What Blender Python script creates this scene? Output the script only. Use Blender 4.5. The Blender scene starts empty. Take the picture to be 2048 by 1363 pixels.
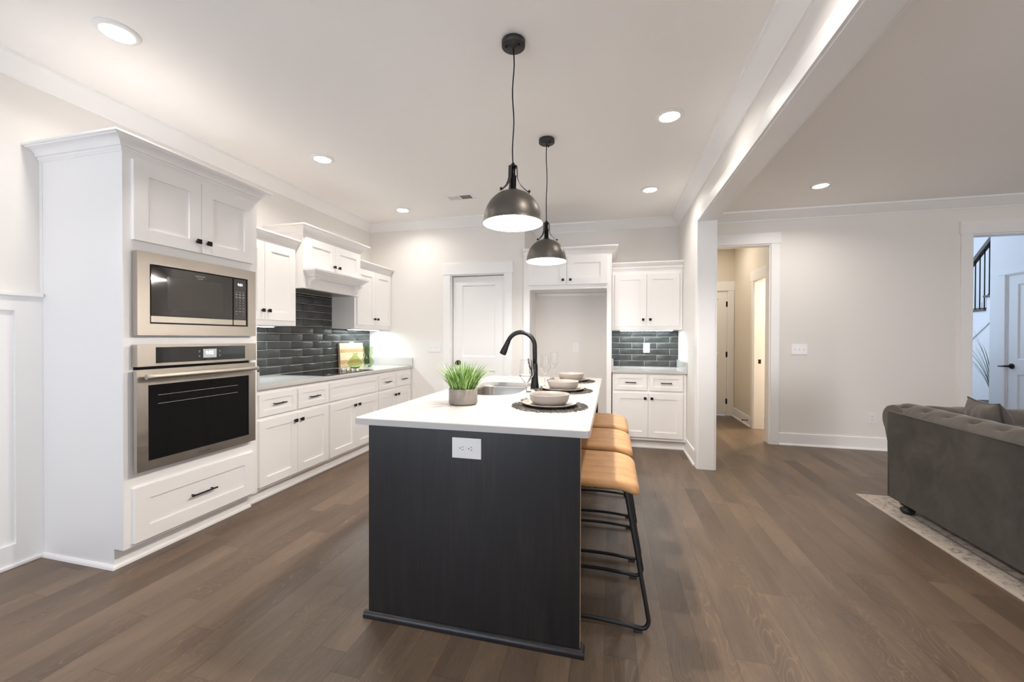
import bpy, bmesh, math, random
from mathutils import Vector, Matrix
random.seed(7)
PI = math.pi
scene = bpy.context.scene
C = scene.collection

# ---------------------------------------------------------------- camera, world, exposure
H_CAM = 1.282
F_PX = 803.3
yaw, pitch, roll = math.radians(13.925), math.radians(-0.396), math.radians(0.156)
fw = Vector((-math.sin(yaw) * math.cos(pitch), math.cos(yaw) * math.cos(pitch), math.sin(pitch)))
rt = Vector((math.cos(yaw), math.sin(yaw), 0)); up = rt.cross(fw)
rt2 = rt * math.cos(roll) + up * math.sin(roll); up2 = up * math.cos(roll) - rt * math.sin(roll)
cd = bpy.data.cameras.new('camera'); cam = bpy.data.objects.new('camera', cd); C.objects.link(cam)
cd.sensor_width = 36.0; cd.sensor_fit = 'HORIZONTAL'; cd.lens = F_PX / 2048 * 36.0
cd.clip_start = 0.05; cd.clip_end = 60
M = Matrix((rt2, up2, -fw)).transposed().to_4x4(); M.translation = Vector((0, 0, H_CAM))
cam.matrix_world = M
scene.camera = cam
w = bpy.data.worlds.new('world'); scene.world = w; w.use_nodes = True
w.node_tree.nodes['Background'].inputs[0].default_value = (0.62, 0.78, 1.0, 1)
w.node_tree.nodes['Background'].inputs[1].default_value = 1.0
scene.view_settings.view_transform = 'Standard'; scene.view_settings.look = 'None'
scene.view_settings.exposure = 1.06; scene.view_settings.gamma = 1.0
scene.view_settings.use_curve_mapping = False
scene.cycles.use_denoising = True
scene.cycles.max_bounces = 24; scene.cycles.diffuse_bounces = 6; scene.cycles.glossy_bounces = 6; scene.cycles.transmission_bounces = 24
scene.cycles.transparent_max_bounces = 12; scene.cycles.caustics_reflective = False; scene.cycles.caustics_refractive = False
scene.cycles.sample_clamp_indirect = 6.0

WARM = (1.0, 0.925, 0.85); DAY = (0.74, 0.85, 1.0); COOL = (0.80, 0.95, 1.0)
P_DOWN = 5.4      # each recessed lamp
P_PEND = 29.0      # each pendant bulb
P_DAY = 56.0       # window behind the camera
P_LIVING_FILL = 82.0      # added fill from an unseen living room window
P_FOYER = 46.0

def light(name, kind, loc, energy, color, rot=(0, 0, 0), **kw):
    l = bpy.data.lights.new(name, kind); l.energy = energy; l.color = color
    for k, v in kw.items(): setattr(l, k, v)
    o = bpy.data.objects.new(name, l); C.objects.link(o); o.location = loc; o.rotation_euler = rot
    return o
# daylight behind the camera and in the foyer, plus added living room fill
light('daylight_fill', 'AREA', (-2.0, -2.56, 1.35), P_DAY, DAY, (PI / 2 + 0.62, 0, 0), shape='RECTANGLE', size=2.2, size_y=2.1)
light('daylight_fill', 'AREA', (4.4, -2.56, 1.35), P_LIVING_FILL, (0.93, 0.92, 0.93), (PI / 2 + 0.25, 0, 0), shape='RECTANGLE', size=1.8, size_y=2.1)  # added unseen source that lifts the general light from the living room side
light('daylight_fill', 'AREA', (3.06, 8.75, 2.9), P_FOYER, (0.60, 0.76, 1.0), (PI / 2, 0, -PI / 2), shape='RECTANGLE', size=2.4, size_y=3.6)

# ---------------------------------------------------------------- materials
def new_mat(name):
    m = bpy.data.materials.new(name); m.use_nodes = True
    nt = m.node_tree; return m, nt, nt.nodes['Principled BSDF']
def setp(b, **kw):
    for k, v in kw.items(): b.inputs[k.replace('_', ' ')].default_value = v
def col(c): return (c[0], c[1], c[2], 1)
def N(nt, t, **kw):
    n = nt.nodes.new(t)
    for k, v in kw.items(): setattr(n, k, v)
    return n
def math_n(nt, op, a, b=None, c=None):
    n = N(nt, 'ShaderNodeMath', operation=op)
    for i, x in enumerate((a, b, c)):
        if x is None: continue
        if isinstance(x, (int, float)): n.inputs[i].default_value = x
        else: nt.links.new(x, n.inputs[i])
    return n.outputs[0]
def ramp(nt, fac, stops):
    r = N(nt, 'ShaderNodeValToRGB'); els = r.color_ramp.elements
    while len(els) < len(stops): els.new(0.5)
    for e, (p, c) in zip(els, stops): e.position = p; e.color = col(c)
    nt.links.new(fac, r.inputs[0]); return r.outputs[0]
def noise(nt, vec, scale, detail=3, rough=0.5, dist=0.0):
    n = N(nt, 'ShaderNodeTexNoise'); n.inputs['Scale'].default_value = scale; n.inputs['Detail'].default_value = detail
    n.inputs['Roughness'].default_value = rough; n.inputs['Distortion'].default_value = dist
    if vec is not None: nt.links.new(vec, n.inputs['Vector'])
    return n.outputs['Fac']
def objco(nt, scale=(1, 1, 1)):
    t = N(nt, 'ShaderNodeTexCoord'); m = N(nt, 'ShaderNodeMapping'); m.inputs['Scale'].default_value = scale
    nt.links.new(t.outputs['Object'], m.inputs['Vector']); return m.outputs[0]
def bump(nt, b, h, strength, dist=0.002):
    n = N(nt, 'ShaderNodeBump'); n.inputs['Strength'].default_value = strength; n.inputs['Distance'].default_value = dist
    nt.links.new(h, n.inputs['Height']); nt.links.new(n.outputs[0], b.inputs['Normal'])
def simple(name, c, rough=0.5, metal=0.0, spec=0.5, nscale=None, nstr=0.1, var=0.0, **kw):
    m, nt, b = new_mat(name); setp(b, Base_Color=col(c), Roughness=rough, Metallic=metal, Specular_IOR_Level=spec)
    for k, v in kw.items(): b.inputs[k.replace('_', ' ')].default_value = v
    if nscale:
        v = objco(nt); f = noise(nt, v, nscale, 4); bump(nt, b, f, nstr)
        if var:
            lo = tuple(x * (1 - var) for x in c); hi = tuple(min(1, x * (1 + var)) for x in c)
            nt.links.new(ramp(nt, f, [(0.3, lo), (0.7, hi)]), b.inputs['Base Color'])
    return m
def emis(name, c, s):
    m, nt, b = new_mat(name); setp(b, Base_Color=col(c), Emission_Color=col(c), Emission_Strength=s); return m

WALL = simple('wall_paint', (0.82, 0.795, 0.765), 0.6, nscale=90, nstr=0.03)
CEIL = simple('ceiling_paint', (0.93, 0.91, 0.89), 0.75, nscale=120, nstr=0.04)
TRIM = simple('trim_paint', (0.88, 0.875, 0.87), 0.35, nscale=40, nstr=0.01)
CAB = simple('cabinet_paint', (0.90, 0.885, 0.875), 0.32, nscale=8, nstr=0.0)
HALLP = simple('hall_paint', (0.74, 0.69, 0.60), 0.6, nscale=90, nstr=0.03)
BLACK = simple('black_metal', (0.012, 0.012, 0.013), 0.38, 0.6, nscale=60, nstr=0.03)
BLACKG = simple('polished_black', (0.03, 0.028, 0.026), 0.18, 0.6, nscale=60, nstr=0.0)
BLACKP = simple('black_powder_coat', (0.014, 0.014, 0.016), 0.4, 0.2, nscale=200, nstr=0.05)
GUN = simple('gunmetal', (0.125, 0.113, 0.100), 0.40, 0.75, nscale=80, nstr=0.03)
SHADEIN = simple('white_enamel', (0.9, 0.88, 0.85), 0.35, nscale=40, nstr=0.01)
PLASTIC = simple('white_plastic', (0.84, 0.83, 0.83), 0.3, nscale=50, nstr=0.01)
DARKHOLE = simple('dark_slot', (0.05, 0.05, 0.05), 0.6, nscale=40, nstr=0.01)
CERAM = simple('stoneware', (0.335, 0.30, 0.272), 0.45, nscale=120, nstr=0.05, var=0.04)
CONC = simple('grey_concrete', (0.26, 0.228, 0.20), 0.8, nscale=25, nstr=0.25, var=0.14)
BGLASS = simple('black_glass', (0.010, 0.010, 0.010), 0.04, 0, 0.6, nscale=5, nstr=0.0)
MGLASS = simple('tinted_mirror_glass', (0.022, 0.018, 0.016), 0.05, 0, 1.0, nscale=5, nstr=0.0)
MWINDOW = simple('perforated_screen', (0.034, 0.029, 0.026), 0.07, 0, 0.9, nscale=5, nstr=0.0)
GROUT = simple('grout', (0.52, 0.50, 0.46), 0.9, nscale=200, nstr=0.2)
RUBBER = simple('black_rubber', (0.02, 0.02, 0.02), 0.7, nscale=80, nstr=0.05)
CHROME = simple('chrome', (0.7, 0.7, 0.72), 0.12, 1.0, nscale=10, nstr=0.0)
STONE = simple('woven_cord', (0.055, 0.048, 0.042), 0.7, nscale=600, nstr=0.4, var=0.3)
LENS = emis('lamp_lens', (1.0, 0.95, 0.88), 14.0)
BULB = emis('lamp_bulb', (1.0, 0.9, 0.76), 30.0)
LEDW = emis('led_strip', (0.85, 0.97, 1.0), 9.0)
DISP = emis('display_text', (0.85, 0.93, 1.0), 1.6)
DISPBG = emis('display_panel', (0.42, 0.45, 0.47), 0.10)
MARK = simple('printed_mark', (0.55, 0.53, 0.5), 0.5, nscale=50, nstr=0.0)
MARKD = simple('engraved_mark', (0.10, 0.09, 0.08), 0.5, nscale=50, nstr=0.0)
MARKR = simple('printed_mark_red', (0.30, 0.05, 0.04), 0.5, nscale=50, nstr=0.0)
RAWWOOD = simple('raw_edge_wood', (0.42, 0.29, 0.20), 0.6, nscale=30, nstr=0.1, var=0.2)
TREAD = simple('dark_stair_wood', (0.10, 0.08, 0.075), 0.35, nscale=20, nstr=0.1, var=0.3)

def clear_glass(name, c, rough=0.0, ior=1.45):
    m, nt, b = new_mat(name)
    setp(b, Base_Color=col(c), Roughness=rough, IOR=ior, Transmission_Weight=1.0)
    f = noise(nt, objco(nt), 3, 1); nt.links.new(ramp(nt, f, [(0.3, tuple(x * 0.985 for x in c)), (0.7, c)]), b.inputs['Base Color']); return m
GLASS = clear_glass('clear_glass', (0.99, 0.99, 0.99), ior=1.3)
GGLASS = clear_glass('green_glass', (0.72, 0.82, 0.60), ior=1.22)

def stainless():
    m, nt, b = new_mat('brushed_stainless')
    setp(b, Base_Color=col((0.46, 0.42, 0.37)), Metallic=1.0, Roughness=0.36)
    f = noise(nt, objco(nt, (400, 3, 400)), 3.0, 3); bump(nt, b, f, 0.45, 0.001)
    g = noise(nt, objco(nt, (1, 4, 1)), 1.6, 2)
    r = N(nt, 'ShaderNodeMapRange'); r.inputs[3].default_value = 0.30; r.inputs[4].default_value = 0.44
    nt.links.new(g, r.inputs[0]); nt.links.new(r.outputs[0], b.inputs['Roughness']); return m
STEEL = stainless()
SINKST = simple('sink_steel', (0.50, 0.48, 0.45), 0.28, 1.0, nscale=60, nstr=0.04)

def floor_mat():
    m, nt, b = new_mat('dark_birch_planks')
    tc = N(nt, 'ShaderNodeTexCoord'); sp = N(nt, 'ShaderNodeSeparateXYZ'); nt.links.new(tc.outputs['Object'], sp.inputs[0])
    X, Y = sp.outputs[0], sp.outputs[1]
    u = math_n(nt, 'DIVIDE', math_n(nt, 'SUBTRACT', X, 0.231), 0.1275)
    iu = math_n(nt, 'FLOOR', u); fu = math_n(nt, 'FRACT', u)
    wn = N(nt, 'ShaderNodeTexWhiteNoise', noise_dimensions='1D'); nt.links.new(iu, wn.inputs['W'])
    v = math_n(nt, 'ADD', math_n(nt, 'DIVIDE', Y, 1.15), math_n(nt, 'MULTIPLY', wn.outputs['Value'], 7.3))
    iv = math_n(nt, 'FLOOR', v); fv = math_n(nt, 'FRACT', v)
    cb = N(nt, 'ShaderNodeCombineXYZ'); nt.links.new(iu, cb.inputs[0]); nt.links.new(iv, cb.inputs[1])
    wn2 = N(nt, 'ShaderNodeTexWhiteNoise', noise_dimensions='2D'); nt.links.new(cb.outputs[0], wn2.inputs['Vector'])
    R = wn2.outputs['Value']
    # per-plank shifted grain coordinates
    gx = math_n(nt, 'ADD', math_n(nt, 'MULTIPLY', X, 1.0), math_n(nt, 'MULTIPLY', R, 31.0))
    gy = math_n(nt, 'ADD', math_n(nt, 'MULTIPLY', Y, 0.24), math_n(nt, 'MULTIPLY', R, 17.0))
    gc = N(nt, 'ShaderNodeCombineXYZ'); nt.links.new(gx, gc.inputs[0]); nt.links.new(gy, gc.inputs[1])
    big = noise(nt, gc.outputs[0], 7.0, 2, 0.45, 0.6)
    rings = math_n(nt, 'FRACT', math_n(nt, 'MULTIPLY', big, 26.0))
    line = math_n(nt, 'SUBTRACT', 1.0, math_n(nt, 'SMOOTH_MIN', math_n(nt, 'MULTIPLY', math_n(nt, 'ABSOLUTE', math_n(nt, 'SUBTRACT', rings, 0.5)), 6.5), 1.0, 0.2))
    msk = noise(nt, gc.outputs[0], 2.6, 2, 0.5)
    msk = ramp(nt, msk, [(0.42, (0, 0, 0)), (0.62, (1, 1, 1))])
    line = math_n(nt, 'MULTIPLY', line, msk)
    gc2 = N(nt, 'ShaderNodeCombineXYZ')
    nt.links.new(math_n(nt, 'MULTIPLY', gx, 6.0), gc2.inputs[0]); nt.links.new(math_n(nt, 'MULTIPLY', gy, 1.2), gc2.inputs[1])
    fine = noise(nt, gc2.outputs[0], 30.0, 4, 0.6)
    blot = noise(nt, gc.outputs[0], 3.6, 4, 0.6, 0.8)
    base = ramp(nt, math_n(nt, 'ADD', math_n(nt, 'MULTIPLY', R, 0.34), math_n(nt, 'MULTIPLY', math_n(nt, 'SUBTRACT', blot, 0.29), 1.4)),
                [(0.08, (0.092, 0.065, 0.046)), (0.45, (0.140, 0.099, 0.069)), (0.95, (0.215, 0.152, 0.104))])
    mx = N(nt, 'ShaderNodeMix', data_type='RGBA', blend_type='MULTIPLY'); mx.inputs[0].default_value = 0.55
    nt.links.new(base, mx.inputs[6]); nt.links.new(ramp(nt, fine, [(0.3, (0.68, 0.68, 0.68)), (0.7, (1.12, 1.10, 1.08))]), mx.inputs[7])
    mx2 = N(nt, 'ShaderNodeMix', data_type='RGBA'); mx2.inputs[7].default_value = col((0.33, 0.215, 0.125))
    nt.links.new(math_n(nt, 'MULTIPLY', line, 0.30), mx2.inputs[0]); nt.links.new(mx.outputs[2], mx2.inputs[6])
    du = math_n(nt, 'MULTIPLY', math_n(nt, 'MINIMUM', fu, math_n(nt, 'SUBTRACT', 1.0, fu)), 0.1275)
    dv = math_n(nt, 'MULTIPLY', math_n(nt, 'MINIMUM', fv, math_n(nt, 'SUBTRACT', 1.0, fv)), 1.15)
    d = math_n(nt, 'MINIMUM', du, dv)
    seam = math_n(nt, 'GREATER_THAN', 0.0009, d)
    mx3 = N(nt, 'ShaderNodeMix', data_type='RGBA'); mx3.inputs[7].default_value = col((0.022, 0.016, 0.012))
    nt.links.new(math_n(nt, 'MULTIPLY', seam, 0.6), mx3.inputs[0]); nt.links.new(mx2.outputs[2], mx3.inputs[6])
    nt.links.new(mx3.outputs[2], b.inputs['Base Color'])
    rr = N(nt, 'ShaderNodeMapRange'); rr.inputs[3].default_value = 0.32; rr.inputs[4].default_value = 0.46
    nt.links.new(fine, rr.inputs[0]); nt.links.new(rr.outputs[0], b.inputs['Roughness'])
    bump(nt, b, math_n(nt, 'SUBTRACT', math_n(nt, 'MULTIPLY', blot, 0.6), math_n(nt, 'MULTIPLY', seam, 1.0)), 0.25, 0.002)
    b.inputs['Specular IOR Level'].default_value = 0.38
    return m
FLOOR = floor_mat()

def espresso():
    m, nt, b = new_mat('espresso_stained_wood')
    f = noise(nt, objco(nt, (16, 16, 1.3)), 2.0, 6, 0.62, 1.2)
    g = noise(nt, objco(nt, (2.2, 2.2, 0.5)), 2.0, 3)
    k = math_n(nt, 'ADD', math_n(nt, 'MULTIPLY', f, 0.5), math_n(nt, 'MULTIPLY', g, 0.5))
    nt.links.new(ramp(nt, k, [(0.32, (0.008, 0.0075, 0.008)), (0.5, (0.015, 0.013, 0.013)), (0.72, (0.034, 0.027, 0.025))]), b.inputs['Base Color'])
    setp(b, Roughness=0.38, Specular_IOR_Level=0.45); bump(nt, b, f, 0.05); return m
ESP = espresso()
def quartz():
    m, nt, b = new_mat('white_quartz')
    f = noise(nt, objco(nt), 420, 2, 0.6)
    nt.links.new(ramp(nt, f, [(0.32, (0.535, 0.523, 0.51)), (0.5, (0.575, 0.56, 0.543)), (0.7, (0.59, 0.575, 0.556))]), b.inputs['Base Color'])
    setp(b, Roughness=0.16, Specular_IOR_Level=0.5); return m
QUARTZ = quartz()
def tile_mat():
    m, nt, b = new_mat('charcoal_glazed_tile')
    f = noise(nt, objco(nt), 9, 3)
    nt.links.new(ramp(nt, f, [(0.3, (0.030, 0.031, 0.030)), (0.7, (0.050, 0.051, 0.049))]), b.inputs['Base Color'])
    setp(b, Roughness=0.27, Specular_IOR_Level=0.5); bump(nt, b, f, 0.15, 0.004); return m
TILE = tile_mat()
def leather():
    m, nt, b = new_mat('tan_leather')
    f = noise(nt, objco(nt, (1, 1, 1)), 260, 3); g = noise(nt, objco(nt), 9, 4, 0.6)
    nt.links.new(ramp(nt, g, [(0.3, (0.54, 0.28, 0.115)), (0.7, (0.64, 0.35, 0.15))]), b.inputs['Base Color'])
    setp(b, Roughness=0.42); bump(nt, b, f, 0.12, 0.001); return m
LEATHER = leather()
def velvet(name, c1, c2):
    m, nt, b = new_mat(name)
    f = noise(nt, objco(nt, (1, 1, 1)), 5, 5, 0.65, 0.8)
    nt.links.new(ramp(nt, f, [(0.3, c1), (0.72, c2)]), b.inputs['Base Color'])
    setp(b, Roughness=0.85, Sheen_Weight=0.5, Sheen_Roughness=0.45, Specular_IOR_Level=0.1); b.inputs['Sheen Tint'].default_value = col((0.6, 0.56, 0.52))
    bump(nt, b, noise(nt, objco(nt), 300, 2), 0.1, 0.001); return m
VELVET = velvet('charcoal_velvet', (0.034, 0.032, 0.029), (0.070, 0.064, 0.058))
VELVET_LIT = velvet('grey_velvet_lit', (0.082, 0.075, 0.067), (0.125, 0.113, 0.102))  # velvet tone raised to carry the light on the sofa rolls; pillow shares it
def board_mat():
    m, nt, b = new_mat('acacia_board')
    co = objco(nt, (1, 1, 1)); sp = N(nt, 'ShaderNodeSeparateXYZ'); nt.links.new(co, sp.inputs[0])
    st = math_n(nt, 'FLOOR', math_n(nt, 'MULTIPLY', sp.outputs[2], 22.0))
    wn = N(nt, 'ShaderNodeTexWhiteNoise', noise_dimensions='1D'); nt.links.new(st, wn.inputs['W'])
    f = noise(nt, objco(nt, (3, 3, 40)), 2.4, 4, 0.6, 0.5)
    k = math_n(nt, 'ADD', math_n(nt, 'MULTIPLY', wn.outputs['Value'], 0.55), math_n(nt, 'MULTIPLY', f, 0.45))
    nt.links.new(ramp(nt, k, [(0.2, (0.42, 0.24, 0.11)), (0.5, (0.66, 0.45, 0.25)), (0.8, (0.80, 0.61, 0.38))]), b.inputs['Base Color'])
    setp(b, Roughness=0.5); return m
BOARD = board_mat()
def rug_mat():
    m, nt, b = new_mat('faded_oriental_rug')
    f = noise(nt, objco(nt), 14, 5, 0.7, 1.5); g = noise(nt, objco(nt, (1, 1, 1)), 220, 3, 0.8)
    k = math_n(nt, 'ADD', math_n(nt, 'MULTIPLY', f, 0.6), math_n(nt, 'MULTIPLY', g, 0.4))
    c = ramp(nt, k, [(0.38, (0.17, 0.15, 0.145)), (0.47, (0.36, 0.32, 0.28)), (0.56, (0.52, 0.46, 0.40)), (0.62, (0.40, 0.31, 0.25))])
    tc = N(nt, 'ShaderNodeTexCoord'); sp = N(nt, 'ShaderNodeSeparateXYZ'); nt.links.new(tc.outputs['Object'], sp.inputs[0])
    dx = math_n(nt, 'ADD', sp.outputs[0], 1.25); dy = math_n(nt, 'SUBTRACT', 1.7, sp.outputs[1])
    d = math_n(nt, 'MINIMUM', dx, dy)
    l1 = math_n(nt, 'MULTIPLY', math_n(nt, 'GREATER_THAN', d, 0.135), math_n(nt, 'GREATER_THAN', 0.150, d))
    l2 = math_n(nt, 'GREATER_THAN', 0.022, d)
    mx = N(nt, 'ShaderNodeMix', data_type='RGBA'); nt.links.new(math_n(nt, 'MULTIPLY', l1, 0.6), mx.inputs[0]); nt.links.new(c, mx.inputs[6]); mx.inputs[7].default_value = col((0.13, 0.12, 0.125))
    mx2 = N(nt, 'ShaderNodeMix', data_type='RGBA'); nt.links.new(math_n(nt, 'MULTIPLY', l2, 0.7), mx2.inputs[0]); nt.links.new(mx.outputs[2], mx2.inputs[6]); mx2.inputs[7].default_value = col((0.52, 0.47, 0.41))
    nt.links.new(mx2.outputs[2], b.inputs['Base Color']); setp(b, Roughness=0.95, Specular_IOR_Level=0.1)
    bump(nt, b, g, 0.5, 0.002); return m
RUG = rug_mat()
def leaf_mat(name, c1, c2):
    m, nt, b = new_mat(name)
    f = noise(nt, objco(nt), 60, 2)
    nt.links.new(ramp(nt, f, [(0.3, c1), (0.7, c2)]), b.inputs['Base Color'])
    setp(b, Roughness=0.45, Subsurface_Weight=0.0); return m
LEAF = leaf_mat('bright_green_grass', (0.055, 0.13, 0.025), (0.27, 0.43, 0.11))
LEAF3 = leaf_mat('pale_green_grass', (0.22, 0.38, 0.07), (0.42, 0.62, 0.18))
LEAF4 = leaf_mat('deep_green_grass', (0.035, 0.10, 0.03), (0.11, 0.22, 0.06))
LEAF2 = leaf_mat('dull_green_leaf', (0.08, 0.16, 0.08), (0.14, 0.24, 0.13))

# ---------------------------------------------------------------- mesh builder
class MB:
    """collects shapes in a bmesh; build() links them as one mesh object"""
    def __init__(s, tf=None): s.bm = bmesh.new(); s.tf = tf
    def p(s, v): return Vector(s.tf(*v)) if s.tf else Vector(v)
    def vv(s, pts): return [s.bm.verts.new(s.p(q)) for q in pts]
    def face(s, vs, smooth=False):
        try:
            f = s.bm.faces.new(vs); f.smooth = smooth; return f
        except ValueError: return None
    def box(s, a, b, bev=0.0):
        x0, x1 = sorted((a[0], b[0])); y0, y1 = sorted((a[1], b[1])); z0, z1 = sorted((a[2], b[2]))
        v = s.vv([(x, y, z) for z in (z0, z1) for y in (y0, y1) for x in (x0, x1)])
        fs = [s.face([v[i] for i in q]) for q in ((0, 2, 3, 1), (4, 5, 7, 6), (0, 1, 5, 4), (2, 6, 7, 3), (0, 4, 6, 2), (1, 3, 7, 5))]
        if bev:
            es = {e for f in fs for e in f.edges}
            bmesh.ops.bevel(s.bm, geom=list(es), offset=bev, segments=2, affect='EDGES', profile=0.6)
        return s
    def shaker(s, u0, u1, z0, z1, v0, t=0.02, rail=0.058, rec=0.009):
        """five-piece door: u across, v out of the face, z up"""
        r = min(rail, (z1 - z0) * 0.28, (u1 - u0) * 0.3)
        v1 = v0 + t; b = 0.0015
        O = s.vv([(u0, v1 - b, z0), (u1, v1 - b, z0), (u1, v1 - b, z1), (u0, v1 - b, z1)])
        O2 = s.vv([(u0 + b, v1, z0 + b), (u1 - b, v1, z0 + b), (u1 - b, v1, z1 - b), (u0 + b, v1, z1 - b)])
        I = s.vv([(u0 + r, v1, z0 + r), (u1 - r, v1, z0 + r), (u1 - r, v1, z1 - r), (u0 + r, v1, z1 - r)])
        J = s.vv([(u0 + r, v1 - rec, z0 + r), (u1 - r, v1 - rec, z0 + r), (u1 - r, v1 - rec, z1 - r), (u0 + r, v1 - rec, z1 - r)])
        B = s.vv([(u0, v0, z0), (u1, v0, z0), (u1, v0, z1), (u0, v0, z1)])
        for i in range(4):
            j = (i + 1) % 4
            s.face([O[i], O[j], O2[j], O2[i]]); s.face([O2[i], O2[j], I[j], I[i]]); s.face([I[i], I[j], J[j], J[i]]); s.face([B[i], B[j], O[j], O[i]])
        s.face(J); s.face(B[::-1]); return s
    def tube(s, pts, r, seg=8, closed=False, cap=True):
        P = [s.p(q) for q in pts]; n = len(P); rings = []
        rad = r if isinstance(r, (list, tuple)) else [r] * n
        T = []
        for i in range(n):
            a = P[i - 1] if (i > 0 or closed) else P[i]; b = P[(i + 1) % n] if (i < n - 1 or closed) else P[i]
            t = (b - a); T.append(t.normalized() if t.length > 1e-9 else Vector((0, 0, 1)))
        ref = Vector((0, 0, 1)) if abs(T[0].z) < 0.9 else Vector((1, 0, 0))
        nrm = (ref - T[0] * ref.dot(T[0])).normalized()
        for i in range(n):
            nrm = (nrm - T[i] * nrm.dot(T[i])); nrm = nrm.normalized() if nrm.length > 1e-6 else T[i].orthogonal().normalized()
            bi = T[i].cross(nrm)
            rings.append([s.bm.verts.new(P[i] + (nrm * math.cos(2 * PI * k / seg) + bi * math.sin(2 * PI * k / seg)) * rad[i]) for k in range(seg)])
        for i in range(n if closed else n - 1):
            a, b = rings[i], rings[(i + 1) % n]
            for k in range(seg): s.face([a[k], a[(k + 1) % seg], b[(k + 1) % seg], b[k]], True)
        if cap and not closed: s.face(rings[0][::-1]); s.face(rings[-1])
        return s
    def lathe(s, c, prof, seg=32, axis='z', caps=True):
        """prof: list of (radius, height)"""
        def q(r, h, a):
            x, y = r * math.cos(a), r * math.sin(a)
            return {'z': (c[0] + x, c[1] + y, c[2] + h), 'x': (c[0] + h, c[1] + x, c[2] + y), 'y': (c[0] + x, c[1] + h, c[2] + y)}[axis]
        rings = []
        for r, h in prof:
            if r < 1e-6: rings.append(s.vv([q(0, h, 0)]))
            else: rings.append(s.vv([q(r, h, 2 * PI * k / seg) for k in range(seg)]))
        for a, b in zip(rings, rings[1:]):
            for k in range(seg):
                k2 = (k + 1) % seg
                if len(a) == 1 and len(b) == 1: continue
                if len(a) == 1: s.face([a[0], b[k], b[k2]], True)
                elif len(b) == 1: s.face([a[k], a[k2], b[0]], True)
                else: s.face([a[k], a[k2], b[k2], b[k]], True)
        if caps:
            if len(rings[0]) > 1: s.face(rings[0][::-1])
            if len(rings[-1]) > 1: s.face(rings[-1])
        return s
    def sweep(s, path, prof, closed=False):
        """moulding: path of (x,y), profile of (out,z) closed loop; out is to the right of travel"""
        n = len(path); P = [Vector(q) for q in path]; rings = []
        for i in range(n):
            d0 = (P[i] - P[i - 1]).normalized() if (i > 0 or closed) else None
            d1 = (P[(i + 1) % n] - P[i]).normalized() if (i < n - 1 or closed) else None
            if d0 is None: d0 = d1
            if d1 is None: d1 = d0
            n0 = Vector((d0.y, -d0.x)); n1 = Vector((d1.y, -d1.x)); m = n0 + n1; m = m / max(1e-6, (1 + n0.dot(n1)))
            rings.append(s.vv([(P[i].x + m.x * o, P[i].y + m.y * o, z) for o, z in prof]))
        k = len(prof)
        for i in range(n if closed else n - 1):
            a, b = rings[i], rings[(i + 1) % n]
            for j in range(k): s.face([a[j], a[(j + 1) % k], b[(j + 1) % k], b[j]])
        if not closed: s.face(rings[0][::-1]); s.face(rings[-1])
        return s
    def prism(s, pts, ext, axis):
        """polygon pts (2D) extruded between ext[0], ext[1] along axis"""
        def q(a, b, e): return {'x': (e, a, b), 'y': (a, e, b), 'z': (a, b, e)}[axis]
        A = s.vv([q(a, b, ext[0]) for a, b in pts]); B = s.vv([q(a, b, ext[1]) for a, b in pts]); n = len(pts)
        for i in range(n): s.face([A[i], A[(i + 1) % n], B[(i + 1) % n], B[i]])
        s.face(A[::-1]); s.face(B); return s
    def grid(s, fn, nu, nv, cu=False, cv=False, smooth=True):
        V = [[s.bm.verts.new(s.p(fn(i / (nu if cu else nu - 1), j / (nv if cv else nv - 1)))) for j in range(nv)] for i in range(nu)]
        for i in range(nu if cu else nu - 1):
            for j in range(nv if cv else nv - 1):
                s.face([V[i][j], V[(i + 1) % nu][j], V[(i + 1) % nu][(j + 1) % nv], V[i][(j + 1) % nv]], smooth)
        return V
    def build(s, name, mat, parent=None, mats=None, smooth_angle=None):
        bm = s.bm
        bmesh.ops.recalc_face_normals(bm, faces=bm.faces)
        if parent is None:
            xs = [v.co for v in bm.verts]
            org = Vector(((min(v.x for v in xs) + max(v.x for v in xs)) / 2, (min(v.y for v in xs) + max(v.y for v in xs)) / 2, min(v.z for v in xs)))
        else: org = wloc(parent)
        bmesh.ops.translate(bm, verts=bm.verts, vec=-org)
        me = bpy.data.meshes.new(name); bm.to_mesh(me); bm.free()
        o = bpy.data.objects.new(name, me); C.objects.link(o)
        if parent is None: o.location = org
        else: o.parent = parent
        for m in (mats or [mat]): me.materials.append(m)
        return o
def supp(prof, d=0.0010):
    """extra rings beside the sharp corners of a turned profile, so long walls keep their true normals"""
    out = [prof[0]]
    for a, b in zip(prof, prof[1:]):
        L = math.hypot(b[0] - a[0], b[1] - a[1])
        if L > 4 * d:
            t = d / L; out += [(a[0] + (b[0] - a[0]) * t, a[1] + (b[1] - a[1]) * t), (b[0] - (b[0] - a[0]) * t, b[1] - (b[1] - a[1]) * t)]
        out.append(b)
    return out
def wloc(o):
    v = Vector((0, 0, 0))
    while o is not None: v += Vector(o.location); o = o.parent
    return v
def tag(o, label, cat, group=None, kind=None):
    if label: o['label'] = label
    if cat: o['category'] = cat
    if group: o['group'] = group
    if kind: o['kind'] = kind
    return o
def thing(name, label, cat, loc, group=None):
    o = bpy.data.objects.new(name, None); C.objects.link(o); o.location = loc; o.empty_display_size = 0.05
    return tag(o, label, cat, group)
def struct(name, mb, mat, parent=None, label=None):
    o = mb.build(name, mat, parent)
    if parent is None: o['kind'] = 'structure'
    if label: o['label'] = label
    return o
def copy_tree(o, parent=None):
    c = o.copy(); C.objects.link(c); c.parent = parent
    for ch in list(o.children): copy_tree(ch, c)
    return c
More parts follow.
